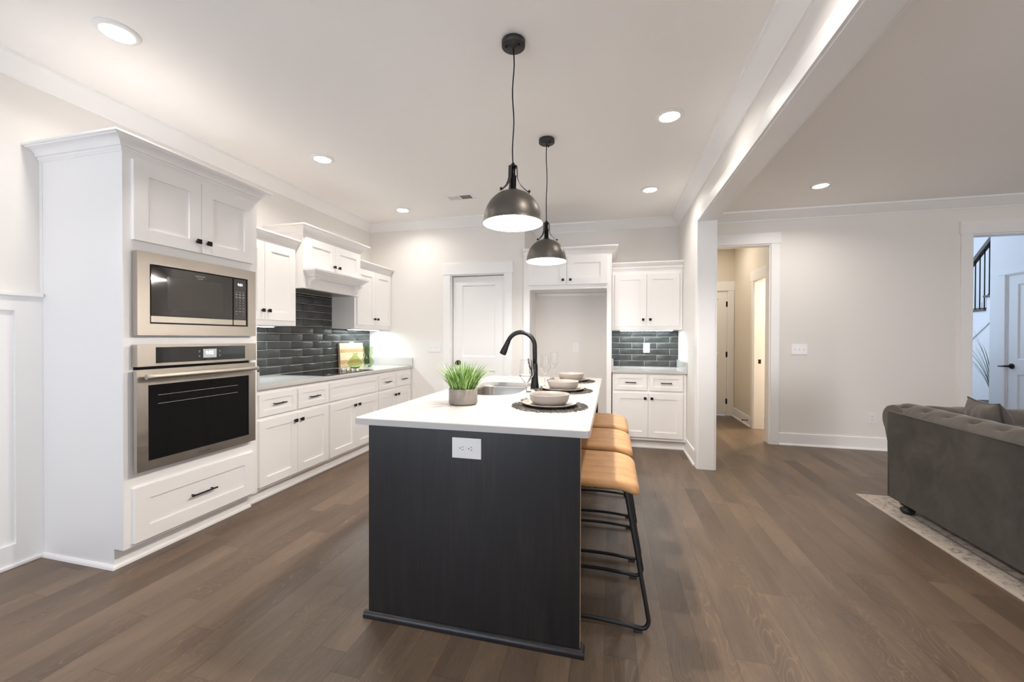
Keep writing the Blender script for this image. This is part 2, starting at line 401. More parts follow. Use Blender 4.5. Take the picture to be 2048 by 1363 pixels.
def dup(proto, loc, label, rotz=0.0, group=None):
    c = copy_tree(proto); c.location = loc; c.rotation_euler = (0, 0, rotz)
    c['label'] = label
    if group: c['group'] = group
    return c
def text(s, size, mat, parent, loc, rows, name='lettering', depth=0.0004, align='CENTER'):
    """flat raised lettering; rows = 3x3 rotation columns (right, up, normal)"""
    cu = bpy.data.curves.new('t', 'FONT'); cu.body = s; cu.size = size; cu.extrude = depth; cu.align_x = align; cu.align_y = 'CENTER'
    t = bpy.data.objects.new('t', cu); C.objects.link(t)
    bpy.context.view_layer.update()
    me = bpy.data.meshes.new_from_object(t); bpy.data.objects.remove(t)
    r, u, n = [Vector(q) for q in rows]; R = Matrix((r, u, n)).transposed().to_4x4()
    R.translation = Vector(loc) - wloc(parent)
    me.transform(R); me.materials.clear(); me.materials.append(mat)
    o = bpy.data.objects.new(name, me); C.objects.link(o); o.parent = parent; return o

# local frames: (u across, v out of the face, z up)
def FX(x0):   # faces +X (left run): u = world Y
    return lambda u, v, z: (x0 + v, u, z)
def FY(y0):   # faces -Y (back run): u = world X
    return lambda u, v, z: (u, y0 - v, z)
LEFT_ROWS = ((0, 1, 0), (0, 0, 1), (1, 0, 0))

# ---------------------------------------------------------------- room measurements
XL = -3.246; YA = 4.92; XA = -1.06; YB = 5.52; XC = 0.832; XC2 = 0.976; YC = 4.286; ZB = 2.45; ZC = 2.83
YR = -2.6; XR = 6.7
# ---------------------------------------------------------------- setting
f = MB(); f.box((XL - 0.2, YR - 0.2, -0.1), (XR + 0.2, 10.2, 0.0)); struct('floor', f, FLOOR)
# object coordinates start at the mesh origin: keep the floor origin at world zero
fo = bpy.data.objects['floor']; fo.data.transform(Matrix.Translation(fo.location)); fo.location = (0, 0, 0)
struct('ceiling', MB().box((XL - 0.2, YR - 0.2, ZC), (XR + 0.2, YB + 0.13, ZC + 0.15)), CEIL)
struct('ceiling_hall', MB().box((0.832, YB + 0.13, 2.78), (3.2, 7.5, 2.9)), CEIL)
struct('wall_left', MB().box((XL - 0.15, YR, 0), (XL, YB, ZC)), WALL)
struct('wall_pantry', MB().box((XL, YA, 0), (-2.052, YA + 0.13, ZC)).box((-1.313, YA, 0), (XA, YA + 0.13, ZC)).box((-2.052, YA, 2.105), (-1.313, YA + 0.13, ZC)).box((XA - 0.13, YA + 0.13, 0), (XA, YB, ZC)), WALL)
b = MB(); b.box((XL, YB, 0), (1.03, YB + 0.13, ZC)).box((1.03, YB, 2.443), (1.88, YB + 0.13, ZC)).box((1.88, YB, 0), (3.845, YB + 0.13, ZC))
b.box((3.845, YB, 2.443), (4.77, YB + 0.13, ZC)).box((4.77, YB, 0), (XR, YB + 0.13, ZC)); b.box((2.2, YB, ZC), (XR, YB + 0.13, 5.4))
struct('wall_back', b, WALL)
struct('wall_partition', MB().box((XC, YC, 0), (XC2, YB, ZC)).box((XC, YR, ZB), (XC2, YC, ZC)), WALL)
struct('wall_right', MB().box((XR, YR, 0), (XR + 0.15, YB, ZC)), WALL)
r = MB(); r.box((XL, YR - 0.15, 0), (-3.05, YR, ZC)).box((-3.05, YR - 0.15, 0), (-0.95, YR, 0.3)).box((-3.05, YR - 0.15, 2.4), (-0.95, YR, ZC)).box((-0.95, YR - 0.15, 0), (3.5, YR, ZC))
r.box((3.5, YR - 0.15, 0), (5.3, YR, 0.3)).box((3.5, YR - 0.15, 2.4), (5.3, YR, ZC)).box((5.3, YR - 0.15, 0), (XR, YR, ZC)); struct('wall_rear', r, WALL)
def window(n, x0, x1):
    m = MB(); 
    for a, c in (((x0 - 0.09, YR, 0.21), (x0, YR + 0.02, 2.4)), ((x1, YR, 0.21), (x1 + 0.09, YR + 0.02, 2.4)), ((x0 - 0.11, YR, 2.4), (x1 + 0.11, YR + 0.025, 2.53)), ((x0 - 0.11, YR, 0.21), (x1 + 0.11, YR + 0.03, 0.3)),
                 ((x0, YR - 0.10, 0.3), (x0 + 0.04, YR - 0.06, 2.4)), ((x1 - 0.04, YR - 0.10, 0.3), (x1, YR - 0.06, 2.4)), ((x0, YR - 0.10, 0.3), (x1, YR - 0.06, 0.34)), ((x0, YR - 0.10, 2.36), (x1, YR - 0.06, 2.4)),
                 ((x0, YR - 0.10, 1.33), (x1, YR - 0.06, 1.37)), (((x0 + x1) / 2 - 0.03, YR - 0.10, 0.34), ((x0 + x1) / 2 + 0.03, YR - 0.06, 2.36))): m.box(a, c)
    wf = struct('window_%d' % n, m, TRIM)
    MB().box((x0, YR - 0.083, 0.3), (x1, YR - 0.077, 2.4)).build('pane', GLASS, wf)
window(1, -3.05, -0.95); window(2, 3.5, 5.3)  # second window is added and unseen, a frame for the living room fill

# hall behind the first doorway
XH = 1.975; YH = 7.37
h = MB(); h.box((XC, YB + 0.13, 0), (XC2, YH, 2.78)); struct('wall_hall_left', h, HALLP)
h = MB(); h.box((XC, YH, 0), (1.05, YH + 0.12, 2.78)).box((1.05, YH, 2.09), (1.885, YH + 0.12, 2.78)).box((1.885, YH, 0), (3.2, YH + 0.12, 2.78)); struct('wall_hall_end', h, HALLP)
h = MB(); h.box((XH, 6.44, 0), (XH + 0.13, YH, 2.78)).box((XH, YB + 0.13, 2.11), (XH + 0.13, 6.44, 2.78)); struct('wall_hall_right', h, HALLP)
struct('wall_laundry', MB().box((3.05, YB + 0.13, 0), (3.2, YH, 2.78)), WALL)
# foyer
struct('wall_foyer_closet', MB().box((4.77, YB + 0.13, 0), (4.87, 5.56 + 0.13, 2.9)).box((4.77, 6.34, 0), (4.87, 6.565, 5.3)).box((4.77, 5.69, 2.085), (4.87, 6.34, 5.3)).box((4.87, 6.465, 0), (6.6, 6.565, 5.3)), TRIM)
struct('wall_foyer_far', MB().box((3.0, 10.0, 0), (XR, 10.15, 5.4)), TRIM)
struct('wall_foyer_left', MB().box((2.9, YH + 0.12, 0), (3.0, 10.15, 5.4)).box((3.2, YB + 0.13, 0), (3.24, YH + 0.13, 1.0)).box((2.9, YB + 0.13, 2.9), (3.0, YH + 0.13, 5.4)), TRIM)
wf3 = MB()
for y0_, y1_, z0_, z1_ in ((7.50, 7.60, 1.0, 4.8), (9.90, 10.0, 1.0, 4.8), (7.60, 9.90, 1.0, 1.1), (7.60, 9.90, 4.7, 4.8), (8.72, 8.78, 1.1, 4.7), (7.60, 9.90, 2.87, 2.93)): wf3.box((3.0005, y0_, z0_), (3.025, y1_, z1_))
wf3 = struct('window_3', wf3, TRIM); MB().box((3.004, 7.60, 1.1), (3.010, 9.90, 4.7)).build('pane', GLASS, wf3)  # added unseen frame on the solid wall, put in behind the foyer lamp
struct('wall_foyer_right', MB().box((6.6, YB + 0.13, 0), (6.7, 10.15, 5.4)), TRIM)
struct('ceiling_foyer', MB().box((2.9, YB, 5.4), (XR, 10.15, 5.5)), CEIL)

# crown mouldings of the rooms
CP = [(0, ZC), (0, ZC - 0.11), (0.012, ZC - 0.11), (0.016, ZC - 0.098), (0.03, ZC - 0.085), (0.075, ZC - 0.04), (0.092, ZC - 0.022), (0.105, ZC - 0.018), (0.108, ZC)]
struct('trim_1', MB().sweep([(XL, YR), (XL, YA), (XA, YA), (XA, YB), (XC, YB), (XC, YR)], CP, closed=False), TRIM)
struct('trim_2', MB().sweep([(XC2, YR), (XC2, YB), (XR, YB), (XR, YR)], CP), TRIM)
# cased opening: end jamb, casings and beam lining
c = MB(); c.box((XC - 0.001, YC - 0.018, 0), (XC2 + 0.001, YC, ZB)); c.box((XC - 0.001, YR, ZB - 0.018), (XC2 + 0.001, YC, ZB))
for x0, x1 in ((XC - 0.018, XC), (XC2, XC2 + 0.018)):
    c.box((x0, YC - 0.012, 0), (x1, YC + 0.085, ZB + 0.085), 0.002); c.box((x0, YR, ZB - 0.012), (x1, YC - 0.012, ZB + 0.085), 0.002)
struct('trim_3', c, TRIM)

def doorway_trim(n, frame, u0, u1, ztop, depth, cas=0.093, head=0.132, jamb=True):
    """flat casing with a taller head board, and the lining of the opening"""
    m = MB(frame); e = 0.018
    m.box((u0 - cas, 0, 0), (u0, e, ztop)); m.box((u1, 0, 0), (u1 + cas, e, ztop)); m.box((u0 - cas - 0.012, 0, ztop), (u1 + cas + 0.012, e + 0.006, ztop + head), 0.002)
    if jamb:
        m.box((u0, -depth, 0), (u0 + 0.015, 0.004, ztop)); m.box((u1 - 0.015, -depth, 0), (u1, 0.004, ztop)); m.box((u0 + 0.015, -depth, ztop - 0.015), (u1 - 0.015, 0.004, ztop))
    return struct('trim_%d' % n, m, TRIM)
doorway_trim(4, FY(YB), 1.07, 1.88, 2.443, 0.13)
doorway_trim(5, FY(YB), 3.845, 4.77 - 0.02, 2.443, 0.13, cas=0.10, head=0.138)
doorway_trim(6, FY(YA), -2.052, -1.313, 2.108, 0.13, cas=0.095, head=0.142)
doorway_trim(7, FY(YH), 1.05, 1.885, 2.085, 0.12, cas=0.085, head=0.15)
doorway_trim(8, lambda u, v, z: (XH - v, u, z), 5.69, 6.40, 2.105, 0.13, cas=0.085, head=0.15)
doorway_trim(9, lambda u, v, z: (4.77 - v, u, z), 5.62 + 0.07, 6.34, 2.085, 0.10, cas=0.075, head=0.02)

# baseboards with shoe moulding
def baseboard(name, path, h=0.145):
    m = MB(); m.sweep(path, [(0, 0), (0, h), (0.010, h), (0.014, h - 0.006), (0.014, 0.02), (0.022, 0.018), (0.028, 0.008), (0.029, 0)]); return struct(name, m, TRIM)
baseboard('baseboard_back', [(1.975, YB), (3.735, YB)])
baseboard('baseboard_partition', [(XC, 4.955), (XC, YC + 0.088)])
baseboard('baseboard_pantry', [(-2.60, YA), (-2.148, YA)])
baseboard('baseboard_pantry', [(-1.218, YA), (XA, YA)])
baseboard('baseboard_hall', [(XH, YH), (XH, 6.485)])
baseboard('baseboard_foyer', [(4.77, 6.42), (4.77, 6.565)])

# wainscot on the left wall
m = MB(FX(XL)); m.box((YR, 0, 0), (1.6145, 0.006, 1.43))
m.box((YR, 0.006, 0), (1.6145, 0.022, 0.128)); m.box((YR, 0.006, 1.43), (1.6145, 0.022, 1.512))
for u in (1.505, 0.83, 0.15, -0.53, -1.21, -1.89): m.box((u, 0.006, 0.128), (min(u + 0.113, 1.6145), 0.022, 1.43))
m.box((YR, 0, 1.512), (1.6145, 0.04, 1.532), 0.002); m.box((YR, 0, 0), (1.6145, 0.036, 0.02), 0.006)
struct('trim_10', m, TRIM)

# doors ---------------------------------------------------------------
def panel_door(name, label, frame, u0, u1, z0, z1, v0, split, knob_u, knob_side, hinge_u=None):
    m = MB(frame); t = 0.04; s = 0.125
    lo = (z0 + 0.2, split[0] - 0.09); hi = (split[0] + 0.09, z1 - 0.115)
    def q(u, v, z): return m.vv([(u, v, z)])[0]
    U = [u0, u0 + s, u1 - s, u1]; Zs = [z0, lo[0], lo[1], hi[0], hi[1], z1]; v1 = v0 + t
    V = [[q(u, v1, z) for z in Zs] for u in U]
    for i in range(3):
        for j in range(5):
            c4 = [V[i][j], V[i + 1][j], V[i + 1][j + 1], V[i][j + 1]]
            if i == 1 and j in (1, 3):
                prev = c4
                for e, dv in ((0.002, 0.007), (0.010, 0.009), (0.014, 0.013)):
                    cur = [q(U[1] + e, v1 - dv, Zs[j] + e), q(U[2] - e, v1 - dv, Zs[j] + e), q(U[2] - e, v1 - dv, Zs[j + 1] - e), q(U[1] + e, v1 - dv, Zs[j + 1] - e)]
                    for k2 in range(4): m.face([prev[k2], prev[(k2 + 1) % 4], cur[(k2 + 1) % 4], cur[k2]])
                    prev = cur
                m.face(prev)
            else: m.face(c4)
    B = [[q(u, v0, z) for z in (z0, z1)] for u in (u0, u1)]
    m.face([B[0][0], B[0][1], B[1][1], B[1][0]]); m.face([V[0][j] for j in range(6)] + [B[0][1], B[0][0]]); m.face([V[3][j] for j in range(6)] + [B[1][1], B[1][0]])
    m.face([V[i][5] for i in range(4)] + [B[1][1], B[0][1]]); m.face([V[i][0] for i in range(4)] + [B[1][0], B[0][0]])
    d = struct(name, m, TRIM); d['label'] = label
    if knob_u is not None:
        k = MB(frame)
        k.tube([(knob_u, v0 + t, 0.96), (knob_u, v0 + t + 0.008, 0.96)], 0.032, 20); k.tube([(knob_u, v0 + t + 0.008, 0.96), (knob_u, v0 + t + 0.045, 0.96)], 0.011, 12)
        k.tube([(knob_u, v0 + t + 0.035, 0.96), (knob_u, v0 + t + 0.040, 0.96), (knob_u, v0 + t + 0.055, 0.96), (knob_u, v0 + t + 0.065, 0.96), (knob_u, v0 + t + 0.069, 0.96)], [0.014, 0.024, 0.029, 0.024, 0.008], 20)
        k.build('door_knob', BLACK, d)
    if hinge_u is not None:
        for z in (0.24, 1.02, 1.86):
            hb = MB(frame); hb.tube([(hinge_u, v0 + t + 0.004, z - 0.045), (hinge_u, v0 + t + 0.004, z + 0.045)], 0.007, 10); hb.box((hinge_u - 0.02, v0 + t, z - 0.045), (hinge_u + 0.004, v0 + t + 0.003, z + 0.045)); hb.build('hinge', BLACK, d)
    return d
panel_door('door_1', 'white two-panel pantry door with a black knob', FY(YA), -2.03, -1.33, 0.008, 2.085, -0.085, (0.95,), -1.955, 1)
panel_door('door_2', 'narrow white door at the far end of the hall with three black hinges', FY(YH), 1.067, 1.868, 0.012, 2.066, -0.045, (0.95,), None, 1, 1.872)
d3 = panel_door('door_3', 'white panel door in the foyer with a black lever handle', lambda u, v, z: (4.77 - v, u, z), 5.706, 6.325, 0.01, 2.068, -0.045, (0.95,), None, 1)
k = MB(); k.tube([(4.778, 6.265, 0.955), (4.766, 6.265, 0.955)], 0.033, 20); k.tube([(4.77, 6.265, 0.955), (4.72, 6.265, 0.955)], 0.011, 12); k.tube([(4.725, 6.265, 0.955), (4.722, 6.30, 0.953), (4.724, 6.38, 0.948)], [0.010, 0.010, 0.007], 12)
k.build('lever_handle', BLACK, d3)
sp = MB(); sp.box((XH + 0.05, 6.383, 0.93), (XH + 0.085, 6.386, 0.99)).build('strike_plate', BLACK, bpy.data.objects['trim_8'])
ds = MB(); ds.lathe((XH - 0.014, 6.62, 0.075), [(0.012, 0), (0.012, -0.004), (0.005, -0.006), (0.005, -0.06), (0.009, -0.06), (0.009, -0.075)], 12, 'x')
tag(ds.build('door_stop', BLACK), 'small black door stop sticking out of the hall baseboard', 'door stop')

# ---------------------------------------------------------------- cabinets
def crown_prof(zb, zt, out):
    h = zt - zb
    c = [(0, zt), (0, zb - 0.020), (0.004, zb - 0.020), (0.006, zb - 0.012), (0.011, zb - 0.008), (0.013, zb), (0.013, zb + 0.06 * h), (0.022, zb + 0.08 * h)]
    for i in range(9):   # cove
        a = PI / 2 * i / 8; c.append((0.022 + (out * 0.80 - 0.022) * (1 - math.cos(a)), zb + 0.10 * h + 0.58 * h * math.sin(a)))
    return c + [(out * 0.84, zb + 0.70 * h), (out * 0.86, zb + 0.78 * h), (out * 0.97, zb + 0.80 * h), (out, zb + 0.86 * h), (out, zt)]
def knob(frame, u, v, z, parent):
    k = MB(frame); k.box((u - 0.006, v, z - 0.006), (u + 0.006, v + 0.018, z + 0.006)); k.box((u - 0.0145, v + 0.018, z - 0.0145), (u + 0.0145, v + 0.027, z + 0.0145), 0.002)
    return k.build('knob', BLACK, parent)
def pull(frame, u, v, z, L, parent):
    k = MB(frame); k.tube([(u - L / 2, v + 0.030, z), (u + L / 2, v + 0.030, z)], 0.0055, 10)
    for s in (-1, 1): k.tube([(u + s * L * 0.38, v, z), (u + s * L * 0.38, v + 0.030, z)], 0.0045, 8)
    return k.build('pull', BLACK, parent)
def door(frame, u0, u1, z0, z1, v0, parent, ku=None, kz=None, rail=0.058, name='door'):
    d = MB(frame).shaker(u0, u1, z0, z1, v0, 0.02, rail).build(name, CAB, parent)
    if ku is not None: knob(frame, ku, v0 + 0.02, kz, d)
    return d
def drawer(frame, u0, u1, z0, z1, v0, parent, L=0.12, rail=0.042, name='drawer'):
    d = MB(frame).shaker(u0, u1, z0, z1, v0, 0.02, rail).build(name, CAB, parent)
    if L: pull(frame, (u0 + u1) / 2, v0 + 0.011, (z0 + z1) / 2, L, d)
    return d
def cut_face(mb, u0, u1, z0, z1, v0, v1, holes):
    """solid slab front with rectangular openings"""
    us = sorted({u0, u1, *[h[0] for h in holes], *[h[1] for h in holes]}); zs = sorted({z0, z1, *[h[2] for h in holes], *[h[3] for h in holes]})
    for a, b2 in zip(us, us[1:]):
        for c0, d0 in zip(zs, zs[1:]):
            um, zm = (a + b2) / 2, (c0 + d0) / 2
            if any(h[0] < um < h[1] and h[2] < zm < h[3] for h in holes): continue
            mb.box((a, v0, c0), (b2, v1, d0))

# tall oven cabinet
XT = -2.594; Y0 = 1.619; Y1 = 2.474; F = FX(XT); G = 0.0
T = thing('tall_oven_cabinet', 'tall white cabinet holding the microwave and oven, against the left wall', 'cabinet', (-2.92, (Y0 + Y1) / 2, 0))
m = MB(); m.box((XL + 0.024, Y0, 0.0), (-2.664, Y0 + 0.019, 2.325)); m.box((-2.664, Y0, 0.11), (XT, Y0 + 0.019, 2.325))
m.box((XL + 0.002, Y1 - 0.019, 0.0), (-2.664, Y1, 2.325)); m.box((-2.664, Y1 - 0.019, 0.11), (XT, Y1, 2.325)); m.box((XL + 0.002, Y0 + 0.019, 2.306), (XT, Y1 - 0.019, 2.325)); m.box((XL + 0.002, Y0 + 0.019, 0.11), (XL + 0.012, Y1 - 0.019, 2.3))
m.box((XL + 0.016, Y0 + 0.0195, 0.112), (XT - 0.0215, Y1 - 0.0195, 0.13))
m.tf = F; cut_face(m, Y0 + 0.019, Y1 - 0.019, 0.11, 2.306, -0.02, 0.0, [(1.676, 2.405, 1.311, 1.745), (1.676, 2.405, 0.55, 1.216)]); m.tf = None
m.build('body', CAB, T)
m = MB(); m.box((XL + 0.0005, Y0 - 0.004, 0.0), (XL + 0.0235, Y0 + 0.016, 2.33)).build('scribe_strip', CAB, T)
m = MB(); m.box((-2.682, Y0 + 0.019, 0.0), (-2.666, Y1, 0.11)); m.sweep([(XL + 0.02, Y0), (-2.664, Y0), (-2.664, Y1)], [(0, 0), (0, 0.022), (0.006, 0.021), (0.013, 0.012), (0.016, 0)]); m.build('toe_kick', CAB, T)
MB().sweep([(XL + 0.002, Y0), (XT, Y0), (XT, Y1), (XL + 0.002, Y1)], crown_prof(2.318, 2.379, 0.078)).build('crown_moulding', CAB, T)
door(F, 1.66, 2.041, 1.825, 2.272, 0.0, T, 2.01, 1.893, 0.075); door(F, 2.0435, 2.43, 1.825, 2.272, 0.0, T, 2.078, 1.893, 0.075)
drawer(F, 1.66, 2.43, 0.128, 0.437, 0.0, T, 0.165, 0.078)

def FM(u, v, z, k=0.9914):   # appliance fronts stand proud of the cabinet face
    return (XT + (v + 0.018 if v > 0.0015 else v), u * k, 1.282 + (z - 1.282) * k)
# microwave
Mw = thing('built_in_microwave', 'stainless built-in microwave with dark mirrored glass above the oven', 'microwave', (-2.75, 2.06, 1.31))
m = MB(FM); cut_face(m, 1.674, 2.442, 1.293, 1.768, 0.001, 0.028, [(1.737, 2.376, 1.360, 1.703)]); bmesh.ops.remove_doubles(m.bm, verts=m.bm.verts, dist=1e-5); m.build('trim_frame', STEEL, Mw)
MB(FM).box((1.70, -0.40, 1.32), (2.41, 0.002, 1.74)).build('housing', BLACKP, Mw)
MB(FM).box((1.737, 0.003, 1.360), (2.376, 0.006, 1.703)).build('gasket', BLACK, Mw)
dm = MB(FM).box((1.748, 0.007, 1.408), (2.262, 0.020, 1.697), 0.001).build('door', MGLASS, Mw)
MB(FM).box((1.835, 0.0202, 1.448), (2.19, 0.0206, 1.645)).build('window', MWINDOW, dm)
MB(FM).box((1.748, 0.007, 1.369), (2.262, 0.020, 1.406), 0.001).build('lower_strip', STEEL, dm)
text('FRIGIDAIRE', 0.0125, MARK, dm, FM(2.035, 0.0206, 1.672), LEFT_ROWS); text('GALLERY', 0.0085, MARK, dm, FM(2.035, 0.0206, 1.657), LEFT_ROWS)
cp = MB(FM).box((2.270, 0.007, 1.408), (2.368, 0.020, 1.697), 0.001).build('control_panel', MGLASS, Mw)
MB(FM).box((2.270, 0.007, 1.369), (2.368, 0.020, 1.406), 0.001).build('lower_strip', STEEL, cp)
text('9:51', 0.024, DISP, cp, FM(2.322, 0.0206, 1.656), LEFT_ROWS, 'clock_digits')
z = 1.602
for row in (('-', '-', '-'), ('=', '=', '='), ('=', '=', '='), ('1', '2', '3'), ('4', '5', '6'), ('7', '8', '9'), ('stop', '0', 'start'), ('-', '-', '-'), ('o', '', 'o')):
    for i, s in enumerate(row):
        u = 2.292 + i * 0.027
        if s in ('-', '='):
            km = MB(FM); km.box((u - 0.008, 0.0201, z), (u + 0.008, 0.0205, z + 0.0022))
            if s == '=': km.box((u - 0.007, 0.0201, z + 0.005), (u + 0.007, 0.0205, z + 0.0072))
            km.build('key_mark', MARK, cp)
        elif s: text(s.upper() if len(s) > 1 else s, 0.0065 if len(s) > 1 else 0.011, MARKR if s == 'stop' else MARK, cp, FM(u, 0.0205, z + 0.003), LEFT_ROWS, 'key_mark', 0.0002)
    z -= 0.0195

# wall oven
Ov = thing('built_in_oven', 'stainless built-in oven with a black glass window below the microwave', 'oven', (-2.75, 2.05, 0.53))
MB(FM).box((1.70, -0.50, 0.55), (2.41, 0.0, 1.21)).build('housing', BLACKP, Ov)
MB(FM).box((1.682, 0.0004, 0.53), (2.425, 0.0012, 1.232)).build('mounting_flange', BLACK, Ov)
m = MB(FM); cut_face(m, 1.672, 2.442, 1.115, 1.239, 0.0013, 0.030, [(1.765, 2.351, 1.131, 1.224)]); bmesh.ops.remove_doubles(m.bm, verts=m.bm.verts, dist=1e-5); cpn = m.build('control_panel', STEEL, Ov)
MB(FM).box((1.765, 0.008, 1.131), (2.351, 0.0295, 1.224)).build('panel_glass', BGLASS, cpn)
MB(FM).box((2.045, 0.0295, 1.150), (2.135, 0.0302, 1.207)).build('display', DISPBG, cpn)
text('9:52', 0.030, DISP, cpn, FM(2.087, 0.0306, 1.182), LEFT_ROWS, 'clock_digits')
for u, zz in ((2.02, 1.195), (2.02, 1.165), (2.158, 1.195), (2.158, 1.165)):
    MB(FM).box((u - 0.006, 0.0295, zz), (u + 0.006, 0.0300, zz + 0.0015)).box((u - 0.004, 0.0295, zz - 0.008), (u + 0.004, 0.0300, zz - 0.006)).build('touch_mark', MARK, cpn)
m = MB(FM); cut_face(m, 1.665, 2.433, 0.522, 1.098, 0.010, 0.034, [(1.723, 2.378, 0.575, 1.008)]); bmesh.ops.remove_doubles(m.bm, verts=m.bm.verts, dist=1e-5); od = m.build('door', STEEL, Ov)
MB(FM).box((1.723, 0.012, 0.575), (2.378, 0.0325, 1.008)).build('window', BGLASS, od)
m = MB(FM); m.tube([(1.685, 0.075, 1.058)] + [(1.685 + 0.73 * i / 16, 0.075 + 0.012 * math.sin(PI * i / 16), 1.058) for i in range(1, 16)] + [(2.415, 0.075, 1.058)], 0.0145, 16)
for u in (1.72, 2.38): m.tube([(u, 0.034, 1.058), (u, 0.076, 1.058)], 0.011, 12)
m.build('handle', STEEL, od)
text('FRIGIDAIRE', 0.0155, MARKD, od, FM(2.05, 0.0342, 0.546), LEFT_ROWS)
for zz in (0.945, 0.895):
    MB(FM).box((1.775, 0.0325, zz), (2.29, 0.0329, zz + 0.0013)).build('rack_wire', MARK, od)

# left base cabinets
XB = -2.632; FB = FX(XB)
def base_cab(name, label, group, y0, y1, spec, frame=FB, depth=0.610, toe_in=0.055):
    ctr = frame((y0 + y1) / 2, -depth / 2, 0); t = thing(name, label, 'cabinet', ctr, group)
    m = MB(frame); m.box((y0, -depth, 0.105), (y1, 0.0, 0.882)); m.build('body', CAB, t)
    k = MB(frame); k.box((y0, -toe_in - 0.014, 0.0), (y1, -toe_in, 0.105)); k.box((y0, -toe_in, 0), (y1, -toe_in + 0.012, 0.018), 0.003); k.build('toe_kick', CAB, t)
    for kind, a, c, z0, z1, ku in spec:
        if kind == 'door': door(frame, a, c, z0, z1, 0.0, t, ku, z1 - 0.058, 0.067 if True else 0.05)
        elif kind == 'drawer': drawer(frame, a, c, z0, z1, 0.0, t, 0.12, 0.045)
        else: drawer(frame, a, c, z0, z1, 0.0, t, 0, 0.045, 'false_drawer_front')
    return t
bg = 'white base cabinets on the left wall'
base_cab('base_cabinet', 'white base cabinet next to the tall oven cabinet', bg, 2.476, 3.298, [('drawer', 2.513, 2.889, 0.668, 0.842, 0), ('drawer', 2.912, 3.285, 0.668, 0.842, 0), ('door', 2.515, 2.8985, 0.125, 0.638, 2.865), ('door', 2.901, 3.285, 0.125, 0.638, 2.935)])
base_cab('base_cabinet', 'white base cabinet under the cooktop, wide blank top panel without pulls', bg, 3.299, 4.132, [('panel', 3.312, 4.12, 0.668, 0.842, 0), ('door', 3.312, 3.7145, 0.125, 0.638, 3.68), ('door', 3.717, 4.12, 0.125, 0.638, 3.752)])
base_cab('base_cabinet', 'white base cabinet at the far end of the left run, by the pantry wall', bg, 4.133, 4.918, [('drawer', 4.146, 4.515, 0.668, 0.842, 0), ('drawer', 4.538, 4.906, 0.668, 0.842, 0), ('door', 4.146, 4.5245, 0.125, 0.638, 4.49), ('door', 4.527, 4.906, 0.125, 0.638, 4.561)])
base_cab('base_cabinet', 'white base cabinet with two drawers beside the partition wall, right of the fridge alcove', None, 0.012, 0.829, [('drawer', 0.036, 0.400, 0.680, 0.862, 0), ('drawer', 0.427, 0.789, 0.680, 0.862, 0), ('door', 0.036, 0.4115, 0.137, 0.650, 0.378), ('door', 0.4145, 0.789, 0.137, 0.650, 0.452)], frame=FY(4.90), depth=0.615)

# countertops on the walls
def counter(label, boxes, splash):
    m = MB()
    for a, c in boxes: m.box(a, c, 0.003)
    o = m.build('countertop', QUARTZ); tag(o, label, 'countertop')
    for a, c in splash: MB().box(a, c, 0.002).build('side_splash', QUARTZ, o)
    return o
counter('white quartz countertop along the left wall cabinets', [((XL, 2.476, 0.883), (-2.590, 4.919, 0.914))], [((XL + 0.012, 4.899, 0.9145), (-2.592, 4.9195, 1.016)), ((XL + 0.012, 2.476, 0.9145), (-2.592, 2.496, 1.020))])
counter('small white quartz countertop in the back right corner', [((0.002, 4.862, 0.883), (XC - 0.001, YB - 0.001, 0.914))], [((0.002, 4.864, 0.9145), (0.022, YB - 0.012, 1.016)), ((XC - 0.021, 4.864, 0.9145), (XC - 0.001, YB - 0.012, 1.016))])

# wall cabinets
def wall_cab(name, label, group, frame, u0, u1, z0, z1, zc, doors, depth, path, kz):
    t = thing(name, label, 'cabinet', frame((u0 + u1) / 2, -depth / 2, z0), group)
    m = MB(frame); m.box((u0, -depth, z0 + 0.012), (u1, 0, z1)); m.box((u0, -0.02, z0), (u1, 0, z0 + 0.012)); m.box((u0, -depth, z0), (u0 + 0.018, -0.02, z0 + 0.012)); m.box((u1 - 0.018, -depth, z0), (u1, -0.02, z0 + 0.012)); m.build('body', CAB, t)
    if path: MB().sweep(path, crown_prof(z1, zc, 0.07)).build('crown_moulding', CAB, t)
    for a, c, dz0, dz1, ku in doors: door(frame, a, c, dz0, dz1, 0, t, ku, kz, 0.072)
    return t
XU = -2.935; FU = FX(XU)
wall_cab('wall_cabinet', 'white wall cabinet between the tall oven cabinet and the range hood', None, FU, 2.476, 3.233, 1.392, 2.127, 2.203, [(2.492, 2.8615, 1.437, 2.113, 2.832), (2.8645, 3.208, 1.437, 2.113, 2.896)], 0.311, [(XU, 2.476), (XU, 3.233)], 1.517)
wall_cab('wall_cabinet', 'white wall cabinet right of the range hood, by the pantry wall', None, FU, 4.136, 4.918, 1.392, 2.127, 2.203, [(4.172, 4.5415, 1.437, 2.113, 4.508), (4.5445, 4.905, 1.437, 2.113, 4.578)], 0.311, [(XU, 4.136), (XU, 4.918)], 1.517)
FR = FY(5.20)
wall_cab('wall_cabinet', 'white wall cabinet above the short countertop by the partition wall', None, FR, 0.004, 0.829, 1.392, 2.14, 2.218, [(0.037, 0.4115, 1.434, 2.077, 0.374), (0.4185, 0.792, 1.434, 2.077, 0.457)], 0.319, [(0.004, 5.20), (0.829, 5.20)], 1.515)

